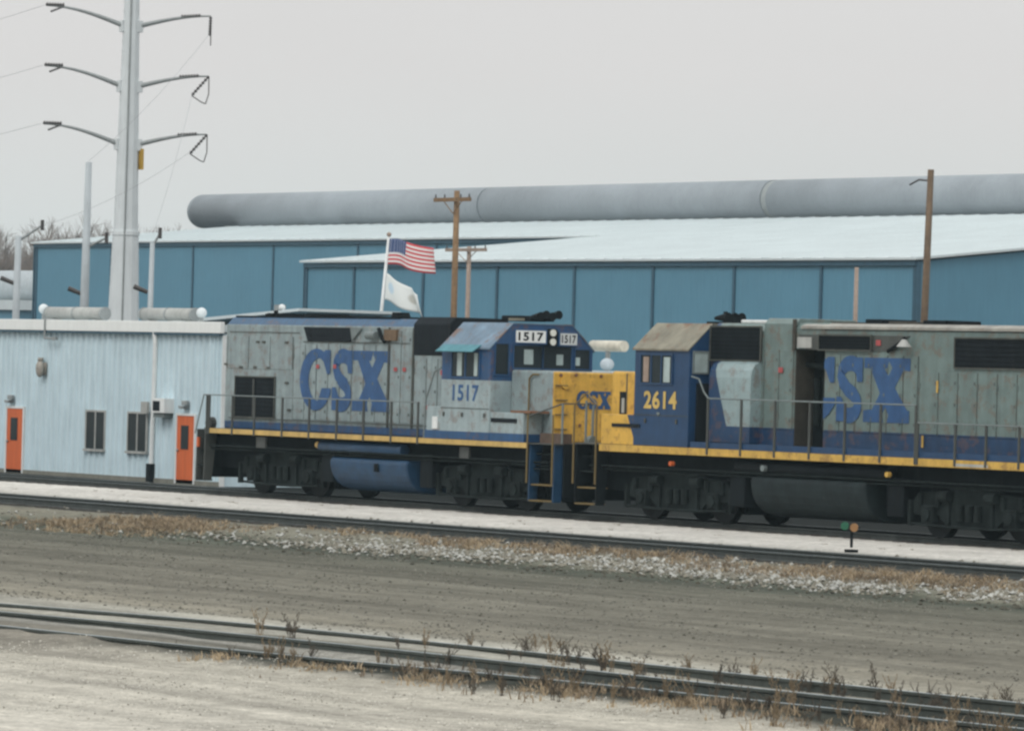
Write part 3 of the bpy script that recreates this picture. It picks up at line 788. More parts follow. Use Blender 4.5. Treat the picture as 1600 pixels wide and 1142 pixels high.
# number boards: angled outwards from the middle
def number_board(par, p0, p1, z0, z1, s, mm):
    p0, p1 = Vector(p0), Vector(p1); d = (p1-p0).normalized(); nrm = Vector((d.y, -d.x))
    if nrm.x < 0: nrm = -nrm
    mb = MB(); q = [(p0.x, p0.y), (p1.x, p1.y), (p1.x, p1.y)]
    base = [(fx-.01, p0.y), (p0.x, p0.y), (p1.x, p1.y), (fx-.01, p1.y)]
    mb.prism(base, 'z', z0-.04, z1+.04); bx = mb.build('number_board', M['blue'], par, bevel=.01)
    # face
    f = MB(); off = nrm*.006
    a, b = p0+d*.04+off, p1-d*.04+off
    f.add([(a.x,a.y,z0),(b.x,b.y,z0),(b.x,b.y,z1),(a.x,a.y,z1)], [(0,1,2,3)]).build('board_face', M['white'], bx)
    t = text('digits', s, M['black'], bx, 0, 1, z0+.04, z1-.04, 0, axis='y', bold=.03)
    L = (b-a).length; me = t.data; o = WL[t.name]
    for v in me.vertices:
        u = (v.co.x+o.x); w0 = a + d*(L*(.08+.84*u)) + nrm*.006
        v.co.x = w0.x; v.co.y = w0.y; v.co.z += o.z
    t.location = -WL[bx.name]; 
number_board(L1, (fx+.02,70.14), (fx+.22,70.98), 4.07, 4.36, '1517', None)
number_board(L1, (fx+.22,71.34), (fx+.02,72.05), 4.04, 4.32, '1517', None)
hl = B('headlight_housing', M['black'], L1, fx, fx+.2, 71.01, 71.31, 4.0, 4.42, bevel=.03)
M['lamp_lens'] = mat('lamp_lens', (.75,.75,.68), .2, amt=.03)
for z in (4.32, 4.10): MB().cyl((fx+.2,71.16,z),(fx+.23,71.16,z),.085,.085,14).build('headlight', M['lamp_lens'], L1)
# horn cluster and aerials on the cab roof
mb = MB()
for k, (dy, dz) in enumerate(((0,0),(.18,.04),(.36,0),(.55,.05))): mb.cyl((-100.3,71.0+dy,4.70+dz),(-99.85,71.0+dy,4.72+dz),.03,.11,10)
mb.box(-100.4,-100.2,70.95,71.65,4.6,4.68); mb.build('air_horn', M['black'], L1)
B('roof_box', M['black'], L1, -101.7,-100.95,71.1,72.0,4.6,4.74, bevel=.04)
B('aerial_plate', M['cabroof2'], L1, -100.3,-99.9,70.35,70.55,4.60,4.66)
# nose
MB().box(-99.745,-97.98,ya,yb,ZW,3.40).build('short_hood', PN1, L1, bevel=.06)
logo(L1, [(70.78,71.14),(71.15,71.42),(71.43,71.80)], 2.50, 2.93, -97.972, axis='x')
B('nose_door', PN1, L1, -97.979,-97.965,71.25,71.8,1.75,2.42)
MB().tube([(-98.9,ya-.05,1.7),(-98.9,ya-.05,3.2),(-98.75,ya-.05,3.3),(-98.5,ya-.05,3.3)], .022).build('grab_iron', M['rail_yel'], L1)
for z in (2.0, 2.35, 2.7, 3.05): MB().cyl((-97.95,70.15,z),(-97.95,70.5,z),.018,.018,6).build('grab_iron', M['rail_yel'], L1)
mb = MB()
for y, z in ((70.3,3.3),(70.75,3.31),(71.5,3.3),(70.25,1.8),(70.9,2.1),(70.4,3.0)): mb.cyl((-97.975,y,z),(-97.955,y,z),.045,.045,8)
mb.build('bolt_head', M['rust'], L1)
MB().cyl((-97.97,70.45,3.12),(-97.94,70.45,3.12),.16,.16,16).build('classification_light', M['yellow'], L1)
# front platform
steps_well(L1, -98.1, -97.1, ZW, M['tankblue'], M['rail_yel'])
MB().box(-97.05,-96.98,69.75,72.5,.35,1.66).build('pilot', M['black'], L1, bevel=.02)
coupler(L1, -96.98, 1)
for x in (-98.12,-97.08): MB().cyl((x,69.47,.7),(x,69.47,2.35),.022,.022,6).build('handrail_post', M['rail_yel'], L1)
mb = MB()
for y in (69.7, 70.6, 71.4, 72.3): mb.cyl((-97.02,y,1.66),(-97.02,y,2.62),.028,.028,6)
mb.build('handrail_post', M['rail_grey'], L1)
MB().tube([(-98.1,69.5,2.3),(-97.02,69.7,2.62),(-97.02,70.6,2.62)], .02, 6).build('handrail', M['rail_post'], L1)
MB().tube([(-97.02,71.4,2.62),(-97.02,72.3,2.62)], .02, 6).build('handrail', M['rail_post'], L1)
hose = MB()
for y in (70.2, 70.4, 71.6, 71.8):
    hose.tube([(-96.98,y,1.45),(-96.80,y,1.35),(-96.72,y,1.0),(-96.78,y,.62),(-96.7,y,.5)], .035, 7)
hose.build('brake_hose', M['rail_post'], L1)
MB().cyl((-97.0,70.5,1.75),(-96.85,70.5,1.75),.12,.12,12).build('air_valve', M['rail_grey'], L1)
B('number_plate', M['bulk0'], L1, -98.0,-97.1,69.75,70.05,1.663,1.9)
# rear end
steps_well(L1, -113.35, -112.95, ZW, M['rail_post'], M['frame'])
MB().box(-113.42,-113.36,69.75,72.5,.35,1.60).build('pilot', M['black'], L1)
B('platform', M['black'], L1, -113.36,-112.952,69.82,72.3,1.3,1.63)
coupler(L1, -113.42, -1)
handrail(L1, [-112.8,-112.68,-111.53,-110.45,-109.1,-107.82,-106.53,-105.29,-104.04,-102.85], 69.48, 1.5, 2.53, M['rail_post'], M['rail_grey'],
         ([(-113.4,69.5,1.5),(-113.0,69.5,2.53)], []))
MB().cyl((-112.9,69.6,1.78),(-112.9,69.75,1.78),.17,.17,12).build('hand_brake', M['rail_post'], L1)
B('marker', M['orange'], L1, -113.30,-113.22,69.49,69.55,1.15,1.4)

# ---------------------------------------------------------------- locomotive 2
L2 = thing('locomotive', 'blue, yellow and grey diesel locomotive 2614 running out of the right side', 'locomotive', (-87.5, TY1, 0), 'coupled diesel locomotives')
ZW2 = 1.72
DB = (.010,.045,.115)
# yellow to the left of a slanted line through (-94.1,2.36)-(-93.74,1.62)
sl = (-.74, 0, -.36*1.0)
n_ = math.hypot(.74,.36)
P2 = paint('low_side_livery', DB, [('P', (-.899,0,-.437), (-.899*-94.1-.437*2.36), YEL)], dirt=.2, streak=.1, amt=.12, dirtcol=(.10,.07,.04), spots=.4)
# hood livery: grey, blue below 2.14, blue to the left of the slanted line through (-91.3,3.75)-(-90.75,2.3)
P3 = paint('hood_livery_two', (.14,.195,.185), [('P',(-.936,0,-.355),(-.936*-91.28-.355*3.72),DB),('P',(0,0,-1),-2.24,DB)], dirt=.4, streak=.16, amt=.14, dirtcol=(.12,.10,.07), spots=.4)
P3b = paint('duct_livery', (.27,.355,.365), [('P',(-.936,0,-.355),(-.936*-91.28-.355*3.72),DB),('P',(0,0,-1),-2.24,DB)], dirt=.2, streak=.1, amt=.1, spots=.4)
M['dblue'] = mat('cab_dark_blue', DB, .45, dirt=.2, dirtcol=(.05,.06,.06))
underframe(L2, -96.2, -76.6, ZW2, 0, 0)
M['stripe2'] = mat('stripe_yellow_bright', (.56,.35,.07), .5, dirt=.4, amt=.2, spots=.5)
B('stripe', M['stripe2'], L2, -95.22, -77.0, 69.485, 69.499, 1.55, 1.715, label='yellow sill stripe')
B('stripe', M['dblue'], L2, -91.7, -77.0, 69.50, 69.51, 1.722, 1.86, label='blue kick plate')
# cab, nose, side boxes
cab_shell(L2, -93.87, -91.77, 1.722, 3.97, 4.58, M['dblue'], M['cabroof2'])
MB().box(-95.6,-93.873,ya,yb,ZW2,3.43).build('short_hood', M['yellow'], L2, bevel=.06)
B('side_box', P2, L2, -95.15,-91.8,69.48,70.07,1.722,2.42, bevel=.012)
B('vent_slot', M['grille'], L2, -94.7,-93.6,69.45,69.479,2.13,2.21)
B('painted_recess', M['grille'], L2, -95.25,-94.98,ya-.01,ya+.0,2.25,2.95)  # flat plate, the shade of a recess put into its dark colour
B('grab_plate', M['silver'], L2, -95.14,-95.04,ya-.03,ya-.012,2.45,2.8)
B('nose_seam', M['seam'], L2, -95.0,-94.96,ya-.012,ya-.0,2.45,3.38)
window(L2, -93.60, -92.42, 3.18, 3.82, 69.47, M['dblue'], 3)
for a_, b_, m_ in ((-93.5,-93.3,M['wood_pale']),(-92.72,-92.48,M['pale_glass'])): B('pane_patch', m_, L2, a_, b_, 69.445, 69.455, 3.2, 3.78)  # flat tan and pale patches on the side panes
text('number', '2614', mat('number_yellow', (.60,.42,.12), .6), L2, -93.47, -92.2, 2.58, 3.0, 69.458, bold=.03)
MB().prism([(-92.98,2.5),(-92.82,2.5),(-92.90,2.40)], 'y', 69.455, 69.465).build('emblem', M['rail_grey'], L2)
B('cab_seam', M['seam'], L2, -93.87,-91.77,69.455,69.468,2.425,2.44)
for x in (-93.4, -92.2): B('latch', M['seam'], L2, x-.03,x+.03,69.44,69.47,2.25,2.35)
# rear wall of the cab (faces +X), near-side window and door
rx = -91.77
rw = MB().box(rx-.01, rx+.012, 69.60, 69.98, 3.45, 3.90).build('rear_window', M['pale_glass'], L2)
mb = MB()
for a in ((69.56,70.02,3.90,3.94),(69.56,70.02,3.41,3.45),(69.56,69.60,3.45,3.90),(69.98,70.02,3.45,3.90)): mb.box(rx,rx+.03,*a)
mb.build('window_frame', M['rail_grey'], rw)
B('rear_door', M['grille'], L2, rx,rx+.014,69.68,70.06,1.80,3.2)
B('painted_door_recess', M['grille'], L2, -91.75,-91.35,ya-.012,ya,1.85,3.1)  # flat dark sheet painted in place of a shaded hollow
MB().tube([(-91.7,69.5,3.35),(-91.4,69.48,3.3),(-91.2,69.48,3.0),(-91.03,69.48,2.86)], .02).build('handrail', M['rail_grey'], L2)
# horns
mb = MB(); mb.box(-92.9,-92.0,70.8,71.4,4.58,4.64)
for dy in (0,.2,.4): mb.cyl((-92.7,70.9+dy,4.72),(-92.2,70.9+dy,4.74),.04,.12,10)
mb.cyl((-92.45,71,4.6),(-92.45,71,4.88),.05,.05,8)
mb.build('air_horn', M['black'], L2)
# filter section and duct
MB().prism([(ya,ZW2),(yb,ZW2),(yb,4.42),(yb-.2,4.60),(ya+.2,4.60),(ya,4.42)], 'x', -91.76, -89.8).build('hood', P3, L2, bevel=.02)
grille(L2, -91.70, -89.85, 3.76, 4.50, ya-.03, slats=8, name='filter_grille')
B('roof_hatch', M['white'], L2, -90.95,-89.85,70.3,71.4,4.602,4.68, bevel=.02)
prof = [(ya+.01,1.862),(ya-.30,1.862),(ya-.30,3.35),(ya-.27,3.52),(ya-.18,3.66),(ya-.06,3.72),(ya+.01,3.73)]
MB().prism(prof, 'x', -91.42, -89.86).build('blower_duct', P3b, L2, bevel=.01, smooth=False)
# tall hood with an open doorway
TZ = 4.72
hp = lambda z1, c: [(ya,ZW2),(yb,ZW2),(yb,z1-.12),(yb-c,z1),(ya+c,z1),(ya,z1-.12)]
MB().prism(hp(TZ,.12), 'x', -89.79, -88.64).build('hood', P3, L2, bevel=.015)
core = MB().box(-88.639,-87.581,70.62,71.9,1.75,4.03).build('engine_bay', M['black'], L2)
mb = MB(); 
for k in range(3): mb.cyl((-88.4+.32*k,70.55,2.3),(-88.4+.32*k,70.55,3.4),.09,.09,10)
mb.tube([(-88.6,70.4,3.7),(-87.6,70.4,3.6)], .06); mb.build('engine_pipes', M['frame'], core)
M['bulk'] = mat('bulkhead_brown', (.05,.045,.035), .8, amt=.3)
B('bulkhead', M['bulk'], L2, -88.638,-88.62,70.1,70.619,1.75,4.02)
B('door_sill', M['dblue'], L2, -88.639,-87.581,ya,71.9,1.722,1.749)
MB().prism([(ya,4.035),(yb,4.035),(yb,4.5),(yb-.12,4.62),(ya+.12,4.62),(ya,4.5)], 'x', -88.639, -87.581).build('door_header', P3, L2)
MB().prism([(ya,ZW2),(yb,ZW2),(yb,4.46),(yb-.16,4.58),(ya+.16,4.58),(ya,4.46)], 'x', -87.58, -76.9).build('hood', P3, L2, bevel=.02)
B('corner_post', M['bulk'], L2, -88.70,-88.60,ya-.05,ya-.001,4.0,4.70)
door_panels(L2, [-89.75,-89.2,-88.68], 2.2, 4.0, P3)
door_panels(L2, [-87.55,-87.0,-86.45,-85.9,-85.35,-84.8,-84.3], 2.2, 3.92, P3)
door_panels(L2, [-84.25,-83.6,-82.95,-82.3,-81.65,-81.0,-80.35,-79.7,-79.0], 2.2, 3.58, P3)
logo(L2, [(-88.62,-87.13),(-87.10,-86.16),(-86.14,-84.55)], 2.45, 3.87, ya-.022, clip=-87.54)
# recessed intake below the roof edge
MB().prism([(-88.5,4.36),(-84.6,4.36),(-85.2,4.02),(-88.2,4.02)], 'y', ya-.03, ya-.002).build('intake_panel', M['rail_post'], L2)
grille(L2, -87.72, -85.9, 4.04, 4.34, ya-.035, slats=4, name='intake_grille')
MB().cyl((-84.55,ya-.22,4.12),(-84.55,ya-.22,4.28),.17,.05,14).build('work_light', M['silver'], L2)
MB().tube([(-85.3,ya-.05,4.02),(-84.8,ya-.12,4.2),(-84.55,ya-.2,4.3)], .045).build('pipe', M['black'], L2)
B('pipe_cover', M['silver'], L2, -88.5,-88.0,ya-.06,ya-.035,4.06,4.3)
for x, z, m_ in ((-85.65,4.2,'red'),(-89.1,3.55,'red'),(-83.6,3.2,'stripe2'),(-84.05,2.0,'stripe2')):
    B('mark', M[m_], L2, x-(.08 if m_=='red' else .03), x+(.08 if m_=='red' else .03), ya-.05, ya-.04, z-.06, z+(.06 if m_=='red' else .2))
M['roofedge'] = mat('roof_edge_pale', (.30,.29,.26), .7, dirt=.95, dirtcol=(.30,.14,.06), amt=.3, scale=1.5)
MB().prism([(ya-.045,4.49),(ya-.045,4.55),(ya+.16,4.62),(ya+.2,4.62),(ya+.2,4.585),(ya,4.49)], 'x', -88.4, -77.0).build('roof_edge', M['roofedge'], L2)
grille(L2, -83.05, -77.6, 3.70, 4.32, ya, slats=6, name='radiator_grille')
for a_, b_, h_, m_ in ((-86.7,-86.1,.13,'black'),(-85.9,-84.9,.08,'bulk'),(-84.7,-83.9,.12,'black'),(-87.9,-87.0,.06,'bulk')):
    B('roof_hatch', M[m_], L2, a_, b_, 70.5, 71.5, 4.582, 4.60+h_, bevel=.02)
MB().cyl((-80.7,71,4.58),(-80.7,71,4.78),.75,.75,24).build('roof_fan', M['bulk'], L2); MB().cyl((-78.8,71,4.58),(-78.8,71,4.78),.75,.75,24).build('roof_fan', M['bulk'], L2)
# underside
mb = MB(); mb.prism([(71+math.copysign(1.36*abs(math.cos(RAD(a)))**.5, math.cos(RAD(a))), 1.05+.83*math.sin(RAD(a))) for a in range(180, 361, 12)] + [(72.3,1.15),(69.7,1.15)], 'x', -89.6, -85.5)
mb.build('fuel_tank', mat('tank_grey', (.018,.026,.028), .6, amt=.3, dirt=.5, dirtcol=(.06,.07,.065)), L2, bevel=.05)
MB().cyl((-90.2,69.75,1.34),(-84.7,69.75,1.34),.13,.13,16).build('air_reservoir', M['black'], L2, smooth=True)
for x, m_, s_ in ((-92.45,'orange',.055),(-89.0,'rail_grey',.07),(-84.6,'stripe2',.06)):
    MB().cyl((x,69.50,1.33),(x,69.6,1.33),s_,s_,10).build('side_lamp', M[m_], L2)
underbody(L2, -96.2, -76.7, (-92.6,-82.2)); make_truck(L2, -92.6); make_truck(L2, -82.2)
steps_well(L2, -96.2, -95.35, ZW2, M['black'], M['rail_yel'])
MB().box(-96.30,-96.24,69.75,72.5,.35,1.70).build('pilot', M['black'], L2)
coupler(L2, -96.30, -1)
for x in (-96.22,-95.33): MB().cyl((x,69.47,.75),(x,69.47,2.6),.024,.024,6).build('handrail_post', M['rail_yel'], L2)
MB().tube([(-96.22,69.47,2.6),(-95.9,69.6,2.9),(-95.33,69.47,2.62)], .02, 6).build('handrail', M['rail_yel'], L2)
mb = MB()
for y in (69.8,70.6): mb.cyl((-96.2,y,1.72),(-96.2,y,2.72),.028,.028,6)
mb.build('handrail_post', M['rail_grey'], L2)
handrail(L2, [-91.03,-89.79,-88.55,-87.3,-86.06,-84.82,-83.62], 69.48, 1.58, 2.86, M['rail_post'], M['rail_grey'])
handrail(L2, [-83.55,-82.29,-81.28,-80.21,-79.1,-78.0], 69.48, 1.58, 2.48, M['rail_post'], M['rail_grey'])
B('number_strip', M['silver'], L2, -82.3,-81.2,69.478,69.484,1.58,1.64)

# ================================================================== BIG BLUE SHED
def hall(name, label, xa, xb, Yw, z_eave, Yr, z_ridge, bays, zb=-.31, left_rake=True, panels=True):
    t = thing(name, label, 'building', ((xa+xb)/2, Yw, zb))
    Yb = 2*Yr - Yw
    # gable ends and rear wall as one closed shell just inside the panels
    MB().prism([(Yw+.15,zb),(Yb,zb),(Yb,z_eave-.1),(Yr,z_ridge-.15),(Yw+.15,z_eave-.1)], 'x', xa+.05, xb-.05).build('wall', M['bluewall'], t)
    # front wall panels, one per bay
    for a, b in zip(bays, bays[1:]):
        MB().box(a+.12, b-.12, Yw, Yw+.149, zb, z_eave-.05).build('wall_panel', M['bluewall'], t)
        mb = MB(); k = int((b-a-.3)/.62)
        for i in range(k):
            x = a+.2+(b-a-.4)*(i+.5)/k; mb.prism([(x-.07,Yw-.0),(x+.07,Yw-.0),(x+.04,Yw-.012),(x-.04,Yw-.012)], 'z', zb, z_eave-.3)
        r = mb.build('siding_rib', M['bluewall'], t); r['kind'] = 'stuff'
    for x in bays:
        MB().box(x-.10, x+.10, Yw-.10, Yw+.14, zb, z_eave-.05).build('downpipe', M['bluetrim'], t)
    B('eave_gutter', M['bluetrim'], t, xa, xb, Yw-.2, Yw-.002, z_eave-.33, z_eave-.06)
    th = .12
    MB().prism([(Yw-.35,z_eave-.03),(Yr,z_ridge-th),(Yr,z_ridge),(Yw-.35,z_eave+.10)], 'x', xa-.25, xb+.25).build('roof', M['roofwhite'], t)
    MB().prism([(Yb+.35,z_eave-.03),(Yr+.001,z_ridge-th),(Yr+.001,z_ridge),(Yb+.35,z_eave+.10)], 'x', xa-.25, xb+.25).build('roof', M['roofwhite'], t)
    # standing seams
    mb = MB(); x = xa+1
    while x < xb:
        mb.prism([(Yw-.35,z_eave+.10),(Yr,z_ridge),(Yr,z_ridge+.05),(Yw-.35,z_eave+.15)], 'x', x-.03, x+.03); x += 1.9
    s_ = mb.build('roof_seam', M['roofwhite'], t); s_['kind'] = 'stuff'
    # gable trim
    for x, d in ((xa,-1),(xb,1)):
        a, b = sorted((x+d*.0, x+d*.06)); MB().box(a-.02,b+.02,Yw-.12,Yw+.2,zb,z_eave-.06).build('corner_trim', M['bluetrim'], t)
    return t
h1 = hall('steel_hall', 'nearer blue steel hall with wide white roof behind the locomotives', -274.0, -212.0, 176, 10.12, 218, 14.65,
     [-273.8,-268.2,-260.3,-252.2,-244.1,-236.2,-228.4,-220.4,-212.2])
hall('steel_hall', 'farther and taller blue steel hall at the left behind the pylon', -378.0, -235.0, 215, 13.35, 235, 15.6,
     [-377.6,-365,-351.8,-339.5,-327.2,-316.3,-304,-291.6,-279.2,-266.8])
h3 = thing('shed', 'low blue shed with white roof edge at the far left behind the thin pole', 'building', (-440, 240, -.31))
B('wall', M['bluewall'], h3, -470,-425,240,260,-.31,8.1); B('roof', M['roofwhite'], h3, -471,-424.5,239.6,260.4,8.1,9.05)
# large duct on the roof
dt = thing('roof_duct', 'long round grey duct lying along the ridge of the blue halls', 'duct', (-320, 236.5, 15.6))
segs = [(-385.4,-340.1),(-339.9,-302.1),(-301.4,-262),(-261.8,-225)]
for a, b in segs:
    MB().cyl((a,236.5,17.06),(b,236.5,17.06),1.52,1.52,48).build('duct_section', M['duct'], dt, smooth=True)
MB().cyl((-302.05,236.5,17.06),(-301.45,236.5,17.06),1.47,1.47,40).build('duct_joint', M['galv_dark'], dt)
MB().sphere((-385.4,236.5,17.06),1.52,32,16,(1.0,1,1)).build('duct_end', M['duct'], dt, smooth=True)
mb = MB()
x = -380
while x < -228: mb.box(x-.3,x+.3,235.6,237.4,15.0,15.7); x += 12
mb.build('duct_saddle', M['galv_dark'], dt)
tk = thing('storage_duct', 'pale round duct lying on the low shed at the far left edge', 'duct', (-440, 246, 9.05))
MB().cyl((-475,246,10.6),(-424,246,10.6),1.52,1.52,32).build('duct_section', mat('duct_pale', (.42,.46,.48), .6, amt=.1), tk, smooth=True)
mb = MB()
for x in (-470,-460,-450,-440,-430): mb.box(x-.3,x+.3,245,247,9.05,9.3)
mb.build('duct_saddle', M['galv_dark'], tk)

# ================================================================== PALE BLUE OFFICE
OB = thing('office_building', 'pale blue corrugated building with orange doors left of the locomotives', 'building', (-140, 79, -.31))
YW = 79.0; XL, XR = -156.0, -127.35
B('wall', M['pale_wall'], OB, XL+.02, XR-.02, YW+.04, 91, -.31, 4.25)
# siding sheets of one metre with pressed ribs
def siding():
    mb = MB(); w_ = 1.0; k = 3
    pts = []
    for i in range(k):
        x = i*w_/k
        pts += [(x+.0,0),(x+.20,0),(x+.225,-.06),(x+.29,-.06),(x+.33,0)]
    vs = []; 
    for (x, y) in pts+[(1.0,0)]:
        vs += [(x, y, 0), (x, y, 4.56)]
    n = len(pts)+1
    mb.add(vs, [(2*i, 2*i+2, 2*i+3, 2*i+1) for i in range(n-1)])
    return mb
sd_ = siding(); sme = sd_.mesh('siding_panel', [M['pale_wall']], (0,0,0))
x = XL
while x < XR-.3:
    o = bpy.data.objects.new('siding_panel', sme); col.objects.link(o); place(o, (x, YW-.004, -.31), OB)
    if x+1 > XR: o.scale.x = (XR-x)
    x += 1.0
fs = B('fascia', mat('fascia_white', (.80,.82,.80), .5, amt=.03, streak=.04, dirt=.06), OB, XL-.1, XR+.08, YW-.22, YW-.06, 4.26, 4.60, bevel=.015)
B('roof', M['roofwhite'], OB, XL, XR, YW-.058, 91.2, 4.30, 4.52)
B('painted_fascia_shade', M['bluetrim'], OB, XL, XR, YW-.20, YW-.05, 4.20, 4.255)  # dark strip standing in for the shade below the fascia
B('foundation', mat('concrete', (.20,.20,.17), .9), OB, XL, XR, YW-.10, YW-.045, -.34, -.17)
B('corner_trim', M['white'], OB, XR-.001, XR+.03, YW-.07, YW+.1, -.31, 4.2)
def odoor(x0, x1, label):
    d = MB().box(x0, x1, YW-.10, YW-.05, -.29, 1.76).build('door', M['orange'], OB, bevel=.008, label=label)
    B('glazing', M['glass'], d, x0+.24*(x1-x0), x0+.67*(x1-x0), YW-.112, YW-.098, .75, 1.47)
    mb = MB(); mb.box(x0-.07,x0-.003,YW-.12,YW-.045,-.29,1.83); mb.box(x1+.003,x1+.07,YW-.12,YW-.045,-.29,1.83); mb.box(x0-.003,x1+.003,YW-.12,YW-.045,1.763,1.83)
    mb.build('door_frame', M['white'], d)
    MB().sphere((x0+.10,YW-.14,.72),.04).build('handle', M['galv_dark'], d)
odoor(-140.22,-139.20,'orange door at the left edge'); odoor(-129.78,-128.78,'orange door beside the locomotive')
for x0, x1 in ((-135.24,-134.14),(-132.70,-131.62)):
    wd = MB().box(x0, x1, YW-.075, YW-.045, .62, 1.76).build('window', M['glass'], OB)
    mb = MB(); t = .055
    mb.box(x0-t,x1+t,YW-.10,YW-.042,1.762,1.82); mb.box(x0-t,x0-.001,YW-.10,YW-.042,.62,1.76); mb.box(x1+.001,x1+t,YW-.10,YW-.042,.62,1.76); mb.box((x0+x1)/2-.03,(x0+x1)/2+.03,YW-.095,YW-.076,.62,1.76)
    mb.build('window_frame', M['silver'], wd)
    B('sill', M['silver'], wd, x0-.08,x1+.08,YW-.15,YW-.042,.54,.61)
mb = MB(); mb.tube([(-131.18,YW-.14,4.3),(-131.12,YW-.13,3.9),(-131.14,YW-.12,3.5),(-131.2,YW-.12,.25)], .075, 8)
mb.build('downspout', M['white'], OB, label='white downspout')
B('drain_boot', M['black'], OB, -131.32,-131.08,YW-.24,YW-.04,-.29,.26)
B('meter_box', M['silver'], OB, -131.62,-131.25,YW-.30,YW-.21,1.80,2.14)
ac = B('air_conditioner', M['white'], OB, -130.82,-130.05,YW-.42,YW-.04,1.82,2.26, bevel=.01)
B('grille', M['grille'], ac, -130.70,-130.30,YW-.43,YW-.421,1.88,2.18)
B('bracket', M['rail_grey'], ac, -130.78,-130.15,YW-.35,YW-.05,1.68,1.815)
for x, z in ((-140.02,2.12),(-129.35,2.16)):
    mb = MB(); mb.box(x-.14,x+.14,YW-.16,YW-.04,z-.08,z+.06); mb.prism([(x-.18,z-.10),(x+.18,z-.10),(x+.1,z-.19),(x-.1,z-.19)],'y',YW-.26,YW-.05)
    mb.build('wall_lamp', M['galv_dark'], OB, bevel=.02)
mb = MB(); mb.sphere((-138.0,YW-.22,3.05),.2,12,8,(.9,.6,1.35)); mb.box(-138.12,-137.88,YW-.1,YW-.03,2.85,3.25); mb.cyl((-138,YW-.2,3.28),(-138,YW-.2,3.40),.09)
mb.build('flood_lamp', mat('lamp_brownish', (.33,.30,.26), .6, amt=.3), OB, smooth=True)
mb = MB(); mb.tube([(-137.72,YW-.1,4.6),(-137.72,YW-.24,4.62),(-137.72,YW-.24,4.02),(-137.0,YW-.24,4.0)], .035); mb.box(-137.15,-136.95,YW-.3,YW-.2,3.95,4.06)
mb.build('conduit', M['galv_dark'], OB)
# rooftop duct units
def rooftop(x0, x1, xb_, label, flip):
    t = thing('rooftop_duct', label, 'rooftop duct', ((x0+x1)/2, 82, 4.52))
    MB().cyl((x0,82,4.87),(x1,82,4.87),.20,.20,20).build('cylinder', M['silver'], t, smooth=True)
    mb = MB()
    for x in (x0+.03, x1-.03, (x0+x1)/2): mb.cyl((x-.04,82,4.87),(x+.04,82,4.87),.215,.215,20)
    stuff(mb.build('band', M['galv_dark'], t))
    MB().sphere((xb_,82,4.93 if flip else 5.0),.165,14,10).build('fan_bulb', M['galv'], t, smooth=True)
    MB().cyl((xb_,82,4.52),(xb_,82,4.9),.06).build('post', M['galv_dark'], t)
    mb = MB()
    for x in (x0+.5, x1-.5): mb.box(x-.1,x+.1,81.85,82.15,4.52,4.69)
    mb.build('stand', M['galv_dark'], t)
rooftop(-143.15,-139.5,-143.5,'left silver duct cylinder on the pale blue building roof, bulb at its left end',False)
rooftop(-137.1,-133.95,-133.6,'right silver duct cylinder on the pale blue building roof, bulb at its right end',True)

# low sheds seen over the locomotives
s2 = thing('shed', 'small shed with pale sloping roof behind the first locomotive hood', 'building', (-152, 95, -.31))
B('wall', M['bluewall'], s2, -157.5,-148.4,95.2,99,-.31,4.6)
MB().prism([(-158,4.68),(-148.1,5.28),(-148.1,5.38),(-158,4.80)], 'y', 94.9, 99.2).build('roof', M['roofwhite'], s2)
MB().sphere((-149.3,94.95,5.40),.12,12,8).build('roof_vent', M['white'], s2, smooth=True); B('vent_base', M['galv_dark'], s2, -149.75,-149.45,94.9,95.2,5.2,5.5)
M['pole_grey2'] = mat('dome_grey', (.46,.52,.56), .7)
s3 = thing('shed', 'small white roofed shed glimpsed between the two locomotive cabs', 'building', (-122, 90.5, -.31))
B('wall', M['pale_wall'], s3, -126,-119,90.2,96,-.31,3.25); B('roof', M['roofwhite'], s3, -126.2,-118.8,90,96.2,3.26,3.46)
MB().cyl((-124.9,90.8,4.22),(-123.25,90.8,4.22),.17,.17,16).build('vent_cylinder', mat('cream_vent',(.62,.58,.48),.5), s3, smooth=True)
MB().cyl((-124.1,90.8,3.46),(-124.1,90.8,4.1),.08).build('vent_post', M['galv_dark'], s3)
MB().sphere((-123.85,90.6,3.66),.21,14,10,(1.1,1,.9)).build('vent_dome', M['pole_grey2'], s3, smooth=True)

# ================================================================== PYLON AND POLES
PX, PY = -219.36, 130.0
c54, s54 = math.cos(PHI), math.sin(PHI)
PG = thing('transmission_pylon', 'tall pale steel power pylon with three pairs of curved arms', 'pylon', (PX, PY, -.31))
NS = 12
def shaft(mb, z0, z1, r0, r1): mb.cyl((PX,PY,z0),(PX,PY,z1),r0,r1,NS)
mb = MB(); shaft(mb,-.31,9.9,.95,.66); mb.build('lower_shaft', M['galv'], PG)
mb = MB(); shaft(mb,9.9,26,.62,.30); mb.build('upper_shaft', M['galv'], PG)
mb = MB(); mb.cyl((PX,PY,9.75),(PX,PY,9.95),.70,.70,NS); mb.build('splice_collar', M['galv'], PG)
mb = MB()
for k in range(50):
    z = .6+k*.5; r = .95+(.66-.95)*(z+.31)/10.2 if z < 9.9 else .62-(z-9.9)/16.1*.32
    mb.cyl((PX-.818*0-s54*-0+0, PY-r+.0, z),(PX, PY-r-.14, z),.012,.012,5)
mb.build('climbing_peg', M['galv'], PG)
